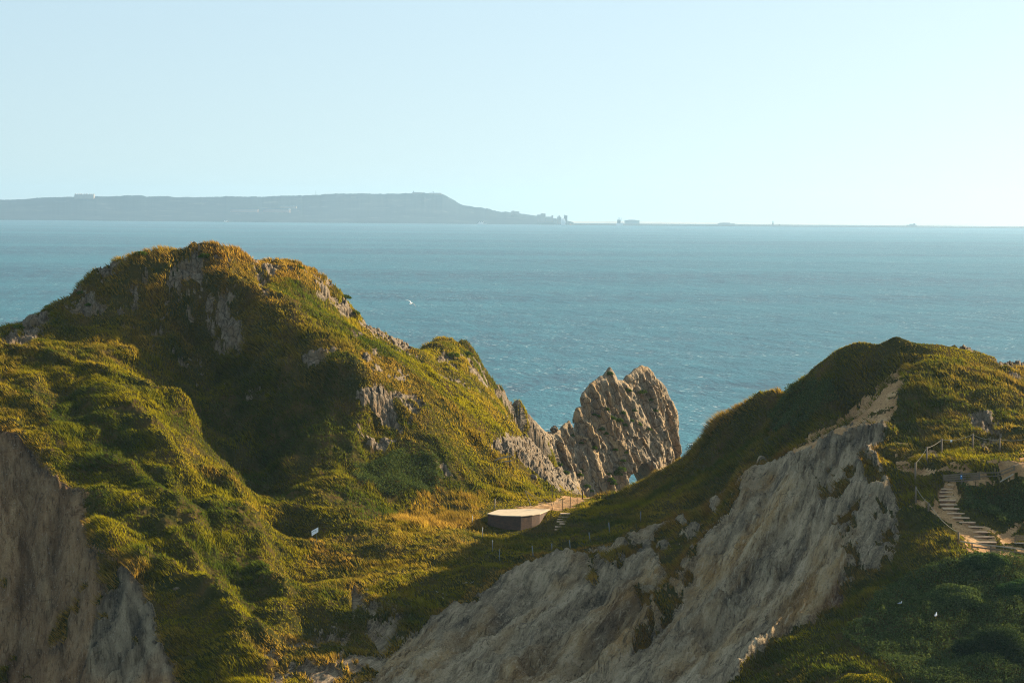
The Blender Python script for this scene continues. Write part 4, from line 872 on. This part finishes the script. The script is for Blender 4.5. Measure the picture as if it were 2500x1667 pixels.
# rope rail beside the platform
rr = empty('rope_rail', ground(1296, 1231)); tag(rr, 'slack rope rail from a thin stake to the board beside the sandy path', 'rope rail'); o0 = Vector(rr.location)
stake = P(1281, 1196, 302); q0 = P(1296, 1233, 302)
MB().tube([q0-o0, stake-o0], 0.045, 6, 0.03).build('stake', MAT['pale_wood'], rr)
def sag(a, b, s, n=10): return [a.lerp(b, i/n)-Vector((0, 0, s*4*(i/n)*(1-i/n))) for i in range(n+1)]
MB().tube([p-o0 for p in sag(stake, P(1342, 1220, 301), 0.25)], 0.022, 5).build('rope', MAT['rope'], rr)
MB().tube([p-o0 for p in sag(stake, P(1328, 1229, 302), 0.1)], 0.022, 5).build('rope', MAT['rope'], rr)
def post(name, label, cat, p0, p1, r, mat, group=None, cap=True):
    t = empty(name, p0); tag(t, label, cat, group); d = p1-p0
    MB().tube([(0, 0, -0.4), d], r, 8).build('shaft', MAT[mat], t, True)
    if cap: MB().tube([d, d*1.04], r*1.25, 8, r*0.6).build('cap', MAT[mat], t)
    return t
for x0, y0, x1, y1, lab in ((1422.5,1209,1422.5,1199.5,'dark post at the top of the sandy path by the skyline'),(1409,1228,1409,1210,'slim post on the sandy path edge below the dark one'),(1392,1232,1393,1213,'slim post near the middle of the sandy path'),(1373,1235,1374,1216,'slim post on the sandy path closest to the leaning board')):
    p = P(x0, y0, 306+ (1422-x0)*-0.1); post('path_post', lab, 'post', p, P(x1, y1, p.y), 0.035 if x0 < 1420 else 0.07, 'dark_wood', 'posts along the sandy path')
p = P(1207, 1243, 302); post('marker_stake', 'pale stake in tall straw grass at the tip of the viewing platform', 'stake', p, P(1209, 1218, 302), 0.05, 'pale_wood')
# steel fence stakes along the clay edge
for x0, y0, x1, y1, lab in ((1564,1272,1564,1248,'steel stake of the broken clifftop fence, highest up the slope'),(1490,1302,1486,1275,'steel stake of the clifftop fence, second from the top of the slope'),(1442,1321,1438,1299,'steel stake of the clifftop fence above the grassy overhang'),
        (1394,1339,1390,1318,'steel stake of the clifftop fence above the golden grass edge'),(1348,1344,1347,1326,'steel stake standing short between two taller ones above the golden edge'),(1303,1357,1299,1332,'steel stake nearest the golden lip of the clay edge'),
        (1220,1369,1219,1340,'upright steel stake carrying the fallen rail in the valley grass'),(1203,1347,1202,1318,'thin steel stake behind the fallen rail in the valley grass'),(1178,1312,1178,1286,'thin steel stake below the brick platform wall'),(1153,1282,1153,1258,'thin steel stake left standing in the straw grass beside the platform')):
    p = ground(x0, y0); post('fence_stake', lab, 'fence stake', p, P(x1, y1, p.y), 0.05 if x0 > 1290 else 0.035, 'galv', 'steel stakes of the old clifftop fence', False)
a, b, c = P(1200, 1350, 279.2), P(1220, 1353, 278.3), P(1258, 1366, 276.6)
o = MB().tube([a, b], 0.04, 6).tube([b, c], 0.04, 6).build('fallen_rail', MAT['galv']); tag(o, 'bent pale steel rail lying across the valley grass by an upright stake', 'fence rail')
# two-rail wooden barrier on the spine
br = empty('wooden_barrier', ground(1232, 1132, 310)); tag(br, 'two rail wooden barrier with dark posts on the grassy spine below the knoll', 'barrier'); o0 = Vector(br.location); d0 = o0.y
for xx, y1, y2 in ((1221,1108,1136),(1244.5,1107,1140)):
    MB().bar(P(xx, y2, d0)-o0, P(xx, y1, d0)-o0, 0.11, 0.11).build('post', MAT['dark_wood'], br)
for xa, ya, xb_, yb_ in ((1217,1119,1249,1112.5),(1219,1129,1249,1124)):
    MB().bar(P(xa, ya, d0-0.1)-o0, P(xb_, yb_, d0-0.1)-o0, 0.06, 0.16).build('rail', MAT['pale_wood'], br, bevel=0.01)
MB().bar(P(1207, 1124, d0-0.4)-o0, P(1219, 1118.5, d0-0.1)-o0, 0.06, 0.14).build('rail', MAT['pale_wood'], br)
# white warning sign
sp0 = ground(768, 1324); ws = empty('warning_sign', sp0); tag(ws, 'tilted white notice board on two thin legs in the shaded valley', 'sign'); d0 = sp0.y
c4 = [P(761, 1308, d0-0.1), P(777, 1298, d0+0.15), P(777, 1286.5, d0+0.35), P(760.5, 1295.5, d0+0.1)]
nv = (c4[1]-c4[0]).cross(c4[3]-c4[0]).normalized()*0.02
MB().add([p-sp0-nv for p in c4]+[p-sp0+nv for p in c4], [(3, 2, 1, 0), (4, 5, 6, 7), (0, 1, 5, 4), (1, 2, 6, 5), (2, 3, 7, 6), (3, 0, 4, 7)]).build('panel', MAT['white'], ws)
def onp(u, v, off): return c4[0].lerp(c4[1], u).lerp(c4[3].lerp(c4[2], u), v)+nv*off-sp0
sgn = 1 if nv.y < 0 else -1
MB().add([onp(0.08, 0.62, sgn*1.2), onp(0.6, 0.66, sgn*1.2), onp(0.6, 0.74, sgn*1.2), onp(0.1, 0.70, sgn*1.2)], [(0, 1, 2, 3)]).add([onp(0.5, 0.40, sgn*1.2), onp(0.8, 0.45, sgn*1.2), onp(0.8, 0.52, sgn*1.2), onp(0.5, 0.47, sgn*1.2)], [(0, 1, 2, 3)]).build('faded_lettering', MAT['smudge'], ws)
for q in (c4[0].lerp(c4[1], 0.06), c4[0].lerp(c4[1], 0.75)):
    MB().tube([Vector((q.x-sp0.x, 0.1, -0.4)), q-sp0], 0.022, 6).build('leg', MAT['galv'], ws)
# broken planks of the old stairway in the valley
for i, (xa, ya, xb_, yb_, lab) in enumerate(((1122,1424,1141,1422,'flat grey plank lying across the grass above the clay edge'),(1138,1430,1157,1419,'grey plank tipped up against the grass beside the flat one'),(1080,1448,1098,1456,'pale plank fallen below the pair on the valley side'),(1064,1443,1070,1446,'short plank stub higher than the broken row'),
        (1080,1458,1086,1464,'uppermost slat of the broken stair row'),(1068,1472,1075,1480,'middle slat of the broken stair row'),(1056,1480,1064,1486,'slat of the broken stair row in long grass'),(1050,1484,1056,1489,'lowest slat of the broken stair row'))):
    p = ground((xa+xb_)/2, (ya+yb_)/2); a = P(xa, ya, p.y-0.05); b = P(xb_, yb_, p.y-0.05)
    o = MB().bar(a, b, 0.16, 0.05).build('plank', MAT['pale_wood']); o.location.z += 0.03; tag(o, lab, 'plank', 'broken planks in the valley')

# ------------------------------------------------------------------ right bank: rope fence, timber fence, steps, handrail, bench
rp = [(2235,1186,1129),(2263,1130,1091),(2299,1110,1071),(2375,1097,1058),(2441,1101,1070),(2520,1094,1064)]
gz0 = ground(2300, 1112); rf = empty('rope_fence', gz0); tag(rf, 'post and rope fence curving round the bank above the timber steps', 'rope fence')
tops = []
for xx, yb_, yt in rp:
    g_ = ground(xx, yb_); tp = P(xx, yt, g_.y); tops.append(tp)
    MB().tube([g_-gz0-Vector((0, 0, 0.4)), tp-gz0], 0.085, 8).build('post', MAT['wood'], rf, True)
for i in range(len(tops)-1):
    MB().tube([p-gz0 for p in sag(tops[i]-Vector((0, 0, 0.08)), tops[i+1]-Vector((0, 0, 0.08)), 0.10 if i < 2 else 0.22)], 0.021, 5).build('rope', MAT['rope'], rf)
lf = empty('rope_fence', ground(2267, 1248)); tag(lf, 'lower rope fence of three short posts running down beside the timber steps', 'rope fence'); o0 = Vector(lf.location); tops = []
for xx, yb_, yt in ((2236,1228,1187),(2267,1248,1226),(2340,1318,1297)):
    g_ = ground(xx, yb_); tp = P(xx, yt, g_.y); tops.append(tp)
    MB().tube([g_-o0-Vector((0, 0, 0.4)), tp-o0], 0.085, 8).build('post', MAT['wood'], lf, True)
for i in range(2):
    MB().tube([p-o0 for p in sag(tops[i]-Vector((0, 0, 0.06)), tops[i+1]-Vector((0, 0, 0.06)), (0.16, 0.35)[i])], 0.021, 5).build('rope', MAT['rope'], lf)
nt = P(2322.5, 1073, gz0.y); o = empty('hanging_notice', nt); tag(o, 'small white notice hanging from the rope above the steps', 'notice')
MB().box((0, 0, -0.12), (0.17, 0.02, 0.22)).build('panel', MAT['white'], o); MB().box((0, -0.013, -0.20), (0.15, 0.006, 0.05)).build('print', MAT['smudge'], o)
# timber fence
tf = empty('timber_fence', ground(2391, 1172)); tag(tf, 'low timber fence with close boards above the top of the steps', 'fence'); o0 = Vector(tf.location); T = []
for xx, yt, yb_ in ((2304,1159,1176),(2348,1153,1180),(2391,1152.5,1172),(2437,1152,1168),(2476,1136,1153),(2530,1112,1132)):
    d = ground(xx, yb_).y; T.append((P(xx, yt, d), P(xx, yb_, d)))
    MB().bar(P(xx, yb_+6, d)-o0, P(xx, yt-1, d)-o0, 0.13, 0.13).build('post', MAT['wood'], tf)
fw = Vector((0, -0.09, 0))
for i in range(5):
    (a, a2), (b, b2) = T[i], T[i+1]
    for k in ((0.12, 0.34, 0.56, 0.78) if i < 2 else (0.06, 0.55)):
        MB().bar(a.lerp(a2, k)-o0+fw, b.lerp(b2, k)-o0+fw, 0.04, 0.13 if i < 2 else 0.09).build('board' if i < 2 else 'rail', MAT['wood'], tf)
p = P(2347, 1164, T[1][0].y-0.16); o = empty('trail_sign', p); tag(o, 'small blue plate fixed to a timber fence post', 'sign')
MB().box((0, 0, 0), (0.17, 0.02, 0.36)).build('plate', MAT['blue'], o, bevel=0.01); MB().box((0, -0.013, 0.07), (0.09, 0.006, 0.09)).build('mark', MAT['white'], o)
o = MB().bar(P(2441, 1176, 254.5), P(2474, 1157, 255.5), 0.06, 0.09).build('fallen_rail', MAT['pale_wood']); tag(o, 'pale timber rail lying on the bank under the timber fence', 'fence rail')
# timber steps
tr_ = [(2314,2341,1189),(2298,2334,1199.5),(2294,2334,1207),(2293,2333,1217),(2292,2333,1227.5),(2295,2337.5,1238),(2302,2343,1248),(2312,2355,1259),(2326,2367.5,1270),(2342,2382,1281),(2364,2404,1292),(2375.5,2418,1305),(2378,2429,1316.5),(2384,2433,1330)]
ts = empty('timber_steps', ground(2408, 1330)); tag(ts, 'curving flight of sandy steps with timber edges climbing the bank', 'steps'); o0 = Vector(ts.location)
for xa, xb_, yy in tr_:
    g_ = ground((xa+xb_)/2, yy); d = g_.y; a = P(xa, yy, d); b = P(xb_, yy, d); c = (a+b)/2-o0; wv = (b-a).length
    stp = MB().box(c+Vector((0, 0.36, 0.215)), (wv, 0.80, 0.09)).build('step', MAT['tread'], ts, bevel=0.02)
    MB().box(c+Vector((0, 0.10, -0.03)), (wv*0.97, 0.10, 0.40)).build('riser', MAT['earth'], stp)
# lower handrail
hr = empty('timber_handrail', ground(2433, 1345)); tag(hr, 'low timber handrail across the foot of the steps', 'handrail'); o0 = Vector(hr.location)
hp = [(2343,1320),(2373,1325),(2419,1330.5),(2450,1334),(2478,1338),(2540,1345)]; prev = None
for k, (xx, yt) in enumerate(hp):
    d = 243.6+0.0*k; tp = P(xx, yt, d)
    if k: MB().bar(P(xx, yt+(19 if k > 3 else 16), d)-o0, tp-o0, 0.10, 0.10).build('post', MAT['wood'], hr)
    if prev is not None:
        MB().bar(prev-o0+Vector((0, -0.08, 0)), tp-o0+Vector((0, -0.08, 0)), 0.07, 0.09).build('rail', MAT['pale_wood'], hr)
        if k > 1: MB().bar(prev-o0+Vector((0, -0.08, -0.30)), tp-o0+Vector((0, -0.08, -0.30)), 0.05, 0.12).build('rail', MAT['wood'], hr)
    prev = tp
# bench
bp = P(2492, 1338, 247.5); bn = empty('bench', bp); tag(bn, 'wooden slatted bench at the edge of the picture below the path', 'bench')
for k in range(3): MB().box((0.35, 0.22, 0.72+k*0.16), (1.6, 0.04, 0.11)).build('back_slat', MAT['wood'], bn)
for k in range(3): MB().box((0.30, -0.22+k*0.16, 0.46), (1.7, 0.14, 0.05)).build('seat_slat', MAT['pale_wood'], bn)
for x_ in (-0.45, 1.0):
    MB().box((x_, -0.22, 0.1), (0.09, 0.09, 0.67)).build('leg', MAT['wood'], bn); MB().box((x_, 0.25, 0.4), (0.09, 0.06, 1.3)).build('leg', MAT['wood'], bn)

# ------------------------------------------------------------------ gulls
import bmesh
def skin_body(name, joints, edges, mat, parent=None, sub=2):
    me = bpy.data.meshes.new(name); me.from_pydata([j[0] for j in joints], edges, []); o = bpy.data.objects.new(name, me); col.objects.link(o)
    m = o.modifiers.new('skin', 'SKIN'); s = me.skin_vertices[0].data
    for k, j in enumerate(joints): s[k].radius = j[1] if isinstance(j[1], tuple) else (j[1], j[1])
    s[0].use_root = True; m2 = o.modifiers.new('sub', 'SUBSURF'); m2.levels = m2.render_levels = sub
    dg = bpy.context.evaluated_depsgraph_get(); nm = bpy.data.meshes.new_from_object(o.evaluated_get(dg)); o.modifiers.clear(); o.data = nm
    nm.materials.clear(); nm.materials.append(mat); nm.polygons.foreach_set('use_smooth', [True]*len(nm.polygons))
    if parent: o.parent = parent
    return o
def standing_gull(label, p, rz, k=1.0):
    t = empty('seagull', p, rz); tag(t, label, 'gull', 'gulls resting on the bank'); t.scale = (k,)*3
    skin_body('body', [((0, 0, 0.20), 0.075), ((0.10, 0, 0.22), 0.085), ((-0.12, 0, 0.18), 0.055), ((-0.24, 0, 0.17), (0.035, 0.02)), ((0.16, 0, 0.31), 0.05), ((0.19, 0, 0.39), 0.05), ((0.22, 0, 0.40), 0.04)], [(0, 1), (0, 2), (2, 3), (1, 4), (4, 5), (5, 6)], MAT['gull_white'], t)
    for s in (-1, 1):
        w_ = skin_body('wing', [((0.08, s*0.075, 0.24), (0.02, 0.055)), ((-0.08, s*0.085, 0.215), (0.018, 0.06)), ((-0.24, s*0.05, 0.19), (0.012, 0.03)), ((-0.33, s*0.02, 0.18), (0.008, 0.012))], [(0, 1), (1, 2), (2, 3)], MAT['gull_grey'], t)
        MB().tube([(0.0, s*0.03, 0.14), (0.0, s*0.03, -0.06)], 0.008, 5).build('leg', MAT['beak'], t)
    MB().tube([(0.25, 0, 0.395), (0.31, 0, 0.38)], 0.014, 6, 0.004).build('beak', MAT['beak'], t)
    return t
standing_gull('white gull standing on the dark bramble thicket, facing up the bank', ground(2284, 1526)+Vector((0, -0.1, 0.62)), R(70), 1.05)
standing_gull('small white gull sitting at the left fringe of the bramble thicket', ground(2197, 1486)+Vector((0, -0.1, 0.35)), R(20), 0.75)
fp = P(1003, 741, 330); fg = empty('seagull', fp, R(200)); tag(fg, 'white gull gliding low over the sea with wings spread', 'gull')
skin_body('body', [((0, 0, 0), 0.07), ((0.13, 0, 0.01), 0.07), ((0.24, 0, 0.03), 0.045), ((-0.14, 0, 0), 0.045), ((-0.28, 0, 0), (0.05, 0.012))], [(0, 1), (1, 2), (0, 3), (3, 4)], MAT['gull_white'], fg)
for s in (-1, 1):
    skin_body('wing', [((0.06, s*0.05, 0.03), (0.07, 0.02)), ((0.10, s*0.24, 0.12), (0.065, 0.014)), ((0.02, s*0.48, 0.08), (0.045, 0.010)), ((-0.10, s*0.66, 0.0), (0.012, 0.006))], [(0, 1), (1, 2), (2, 3)], MAT['gull_grey' if s < 0 else 'gull_white'], fg)
MB().tube([(0.27, 0, 0.03), (0.34, 0, 0.02)], 0.014, 6, 0.004).build('beak', MAT['beak'], fg)
fg.rotation_euler = (R(32), R(-6), R(62)); fg.scale = (1.15,)*3

# ------------------------------------------------------------------ sea, far island, far shore
S = 24000
xs = np.linspace(-9000, 9000, 2); ys = np.array([-300.0, 17600.0])
sv = [(-9000, -300, 0), (9000, -300, 0), (9000, 17600, 0), (-9000, 17600, 0)]
sea = np_mesh('sea', sv, [(0, 1, 2, 3)], MAT['sea']); tag(sea, kind='structure')
def pz(px, py, d): return P(px, py, d)
DI = 15000.0
prof = [(-700,492),(-200,490),(0,488),(60,486),(100,482),(183,480),(230,480),(300,478),(345,476),(360,480),(390,478),(430,481),(480,481),(560,479),(640,480),(690,477),(740,477),(771,476),(820,472),(900,472),(950,473),(1005,471),(1030,470),(1060,472),(1083,474),(1100,483),(1112,490),(1120,496),(1135,502),(1150,504),(1190,510),(1220,517),(1250,519),(1280,523),(1310,527),(1350,532),(1385,539),(1400,543)]
px_ = np.arange(-700, 1402, 2.0); py_ = np.interp(px_, [p[0] for p in prof], [p[1] for p in prof])
py_ -= np.abs(fbm(px_*0.045, px_*0+3, 4, 0.6, 31))*3.2 * np.clip((1330-px_)/80, 0, 1)
rows = 40; iv = []; 
r_ = rays(px_, py_); crest = CAMZ + r_[:, 2]*(DI+900); xw = r_[:, 0]
for k in range(rows):
    t = k/(rows-1)
    if t < 0.7:
        q = t/0.7; dd = DI - 0*q + 900*q; zz = crest*(0.02 + 0.98*(0.45*q + 0.55*q**2.6)) - 2*(1-q)
        zz = zz*(1+0.025*fbm(px_*0.02, px_*0+q*6, 4, 0.55, 32)*np.sin(math.pi*q))
    else:
        q = (t-0.7)/0.3; dd = DI+900+1500*q; zz = crest*(1-0.6*q)
    iv.append(np.stack([xw*dd, np.full_like(xw, dd), zz], -1))
iv = np.concatenate(iv); n = len(px_); g2 = np.arange(rows*n).reshape(rows, n)
isl = np_mesh('island_hills', iv, np.stack([g2[:-1, :-1], g2[:-1, 1:], g2[1:, 1:], g2[1:, :-1]], -1).reshape(-1, 4), MAT['far_land'], True); tag(isl, kind='structure')
cx2 = np.arange(1100, 3400, 4.0); ct = np.interp(cx2, [1100, 1400, 1600, 2000, 2300, 2500, 3400], [539, 540, 541.5, 546, 548.5, 550, 558]) - np.abs(fbm(cx2*0.03, cx2*0, 3, 0.6, 33))*0.8
DC = 17000.0; r_ = rays(cx2, ct); zc = CAMZ+r_[:, 2]*DC
cvv = np.concatenate([np.stack([r_[:, 0]*(DC-300), np.full_like(cx2, DC-300), zc*0-1], -1), np.stack([r_[:, 0]*DC, np.full_like(cx2, DC), zc], -1), np.stack([r_[:, 0]*(DC+800), np.full_like(cx2, DC+800), zc*0.7], -1)])
n = len(cx2); g2 = np.arange(3*n).reshape(3, n)
fs = np_mesh('far_shore', cvv, np.stack([g2[:-1, :-1], g2[:-1, 1:], g2[1:, 1:], g2[1:, :-1]], -1).reshape(-1, 4), MAT['shingle'], True); tag(fs, kind='structure')
wl_ = lambda px, d: (rays(px, 0)[0]*d)                       # x on the water at a distance
def lowpoint(px, d, z=0.0):
    r = rays(px, 546); return Vector((r[0]*d, d, z))
PXM = DI/FPX                                                  # metres per photo pixel out there
bwm = MB(); 
a = lowpoint(1392, DI-200); b = lowpoint(2800, DI+600)
bw_ = empty('breakwater', (a+b)/2); tag(bw_, 'long low stone breakwater across the harbour mouth beyond the bay', 'breakwater'); o0 = (a+b)/2
bwm.bar(a-o0+Vector((0, 0, 3)), b-o0+Vector((0, 0, 3)), 30, 6); bwm.build('mole', MAT['far_stone'], bw_)
MB().bar(a-o0+Vector((0, 10, 9)), b-o0+Vector((0, 10, 9)), 6, 3).build('parapet', MAT['far_stone'], bw_)
def far_building(name, label, cat, px0, px1, pyt, pyb, d, mat, parts=(), group=None, depth=40):
    a = P(px0, pyb, d); b = P(px1, pyt, d); w = b.x-a.x; h = b.z-a.z
    t = empty(name, (a.x+w/2, d, a.z-4)); tag(t, label, cat, group)
    MB().box((0, 0, h/2+2), (w, depth, h+4)).build('wall', MAT[mat], t)
    MB().box((0, 0, h+4.6), (w*1.02, depth*1.05, 1.2)).build('roof', MAT['shingle' if mat == 'shingle' else 'far_stone'], t)
    for (qx, wq, hq, nm, mt) in parts:
        MB().box(((qx-0.5)*w, -depth*0.1, h+5.2+hq/2), (wq, depth*0.5, hq)).build(nm, MAT[mt], t)
    return t
far_building('prison_block', 'long flat topped building with chimneys on the skyline of the island', 'building', 183, 230, 476, 484, DI+850, 'far_stone', [(q, 5, 4.5, 'chimney', 'far_stone') for q in (0.04, 0.17, 0.28, 0.36, 0.5, 0.6, 0.65, 0.78, 0.86, 0.97)])
far_building('barrack_shed', 'long pinkish shed low on the island slope, the one ending nearer the summit building', 'shed', 563, 630, 512.5, 516.5, DI+120, 'far_pink', [], 'long sheds on the island slope', 30)
far_building('barrack_shed', 'long pinkish shed low on the island slope ending in white gables', 'shed', 643, 708, 512.5, 517, DI+120, 'far_pink', [(0.98, 10, 3, 'gable', 'far_white')], 'long sheds on the island slope', 30)
far_building('barrack_shed', 'short pale shed above the long pinkish sheds', 'shed', 684, 724, 504, 507, DI+320, 'far_stone', [], 'long sheds on the island slope', 30)
far_building('fort_building', 'low flat fort with a mast on the highest end of the island', 'fort', 1007, 1031, 470.5, 474, DI+890, 'far_stone', [(0.1, 3, 8, 'mast', 'far_dark')])
far_building('fort_building', 'small fort block beside the water tower at the island brow', 'fort', 1048, 1078, 472, 476, DI+890, 'far_stone')
far_building('terrace_houses', 'row of houses stepping up the shoulder of the island', 'houses', 1247, 1268, 517, 523, DI+700, 'far_stone', [(0.3, 12, 4, 'chimney', 'far_stone')])
far_building('apartment_building', 'grey apartment block at the low end of the island', 'building', 1311, 1332, 525, 541, DI+100, 'far_stone', [(0.7, 25, 6, 'stair_head', 'far_stone')])
far_building('apartment_building', 'lower grey apartment block with a square tower beside the harbour', 'building', 1333, 1350, 530, 541, DI+100, 'far_stone', [(0.9, 9, 8, 'tower', 'far_stone')])
far_building('harbour_silo', 'dark upright block directly behind the white cruise ship', 'building', 1377, 1385, 527, 545, DI+60, 'far_dark', [(0.2, 8, 3, 'parapet', 'far_dark')])
far_building('harbour_silo', 'twin grey blocks on the quay before the white cruise ship', 'building', 1360, 1370, 530, 545, DI+60, 'far_stone', [(0.5, 6, 7, 'tower', 'far_stone')])
far_building('harbour_warehouse', 'long grey warehouse on the breakwater beside the moored ship', 'warehouse', 1525, 1561, 538.5, 545, DI+150, 'shingle', [(0.5, 40, 2, 'roof_ridge', 'shingle')])
far_building('sea_fort', 'low ruined fort on the breakwater between the warehouse and the beacon', 'fort', 1752, 1794, 546.5, 551, DI+200, 'shingle', [(0.5, 40, 4, 'keep', 'far_stone'), (0.2, 14, 3, 'keep', 'far_stone')])
far_building('sea_fort', 'rounded fort with a lookout out on the far breakwater', 'fort', 2214, 2238, 550, 556, DI+300, 'shingle', [(0.55, 30, 5, 'keep', 'far_stone'), (0.75, 8, 8, 'lookout', 'far_dark')])
far_building('sea_fort', 'low quay buildings at the foot of the slim beacon', 'fort', 1880, 1956, 551.5, 553.5, DI+250, 'shingle', [(0.3, 6, 6, 'lookout', 'far_dark')])
p = lowpoint(1887, DI+200); t = empty('beacon_tower', p); tag(t, 'slim beacon tower standing on the far breakwater', 'lighthouse')
MB().tube([(0, 0, 0), (0, 0, 24)], 4.5, 10, 3).build('tower', MAT['far_dark'], t); MB().tube([(0, 0, 24), (0, 0, 30)], 2.6, 10, 1.0).build('lantern', MAT['far_dark'], t)
p = P(771, 478, DI+880); t = empty('radio_mast', p); tag(t, 'thin radio mast on the skyline of the island', 'mast')
MB().tube([(0, 0, -5), (0, 0, 30)], 1.3, 6, 0.6).build('mast', MAT['far_dark'], t); MB().box((0, 0, 22), (3, 3, 1)).build('bracket', MAT['far_dark'], t)
p = P(1057.5, 474, DI+880); t = empty('water_tower', p); tag(t, 'small bulb topped tower on the brow of the island', 'tower')
MB().tube([(0, 0, -4), (0, 0, 11)], 1.2, 8).build('shaft', MAT['far_dark'], t); MB().tube([(0, 0, 10), (0, 0, 12.5), (0, 0, 15)], 2.2, 8, 2.6).build('tank', MAT['far_dark'], t)
def ship(label, px, pyb, w_px, h_px, end_on, hull, sup):
    p = lowpoint(px, DI-260); t = empty('ship', p); tag(t, label, 'ship', 'ships by the far breakwater'); L = w_px*PXM; Hh = h_px*PXM
    if end_on:
        prof_ = [(-L*0.42, 0), (L*0.42, 0), (L*0.5, Hh*0.45), (L*0.5, Hh*0.45), (-L*0.5, Hh*0.45)]
        m = MB(); n = 5
        m.add([(x, -60, z) for x, z in prof_]+[(x, 60, z) for x, z in prof_], [(0, 1, 2, 3, 4), (9, 8, 7, 6, 5)]+[(i, 5+i, 5+(i+1) % 5, (i+1) % 5) for i in range(5)]); m.build('hull', MAT[hull], t)
        for k in range(4): MB().box((0, 5*k, Hh*(0.5+0.09*k)), (L*(0.94-0.06*k), 100-12*k, Hh*0.085)).build('deck', MAT[sup], t)
        MB().tube([(-L*0.15, 10, Hh*0.8), (-L*0.15, 10, Hh)], L*0.05, 8).build('funnel', MAT[sup], t); MB().tube([(L*0.12, -20, Hh*0.8), (L*0.12, -20, Hh*1.05)], L*0.03, 6).build('mast', MAT[sup], t)
    else:
        pr = [(-L*0.5, 0), (L*0.46, 0), (L*0.52, Hh*0.35), (-L*0.5, Hh*0.3)]
        m = MB(); m.add([(x, -8, z) for x, z in pr]+[(x, 8, z) for x, z in pr], [(0, 1, 2, 3), (7, 6, 5, 4)]+[(i, 4+i, 4+(i+1) % 4, (i+1) % 4) for i in range(4)]); m.build('hull', MAT[hull], t)
        MB().box((-L*0.12, 0, Hh*0.5), (L*0.5, 12, Hh*0.4)).build('superstructure', MAT[sup], t)
        for q in (-0.25, 0.0, 0.2): MB().tube([(L*q, 0, Hh*0.6), (L*q, 0, Hh*1.0)], 1.6, 6, 0.8).build('mast', MAT[sup], t)
ship('tall white cruise ship seen bow on at the end of the island', 1375, 545, 11, 19, True, 'far_white', 'far_white')
ship('moored work ship with a white hull and dark masts beside the warehouse', 1513, 546, 16, 20, False, 'far_white', 'far_dark')
ship('white ferry lying under the low slope of the island', 1176, 544, 22, 7, False, 'far_white', 'far_white')
ship('tiny pale boat close under the island shore', 552, 540, 13, 4, False, 'far_stone', 'far_white')

# ------------------------------------------------------------------ haze: the sea air
HX = 9500
hz = MB().box((0, 8600, 96), (2*HX, 18600, 0)) if False else MB().add(
    [(-HX, -900, -6), (HX, -900, -6), (HX, 20500, -6), (-HX, 20500, -6), (-HX, -900, 215), (HX, -900, 215), (HX, 20500, 215), (-HX, 20500, 215)],
    [(3, 2, 1, 0), (4, 5, 6, 7), (0, 1, 5, 4), (1, 2, 6, 5), (2, 3, 7, 6), (3, 0, 4, 7)])
hm = bpy.data.materials.new('sea_haze'); hm.use_nodes = True; hn = hm.node_tree.nodes; hn.clear()
ho = hn.new('ShaderNodeOutputMaterial'); hv = hn.new('ShaderNodeVolumePrincipled'); hv.inputs['Color'].default_value = (0.37, 0.575, 0.79, 1)
hv.inputs['Density'].default_value = 4.6e-5; hv.inputs['Anisotropy'].default_value = 0.5
hm.node_tree.links.new(hv.outputs[0], ho.inputs['Volume'])
haze = hz.build('haze', hm); tag(haze, 'pale sea haze veiling the distant island', 'haze', kind='stuff')
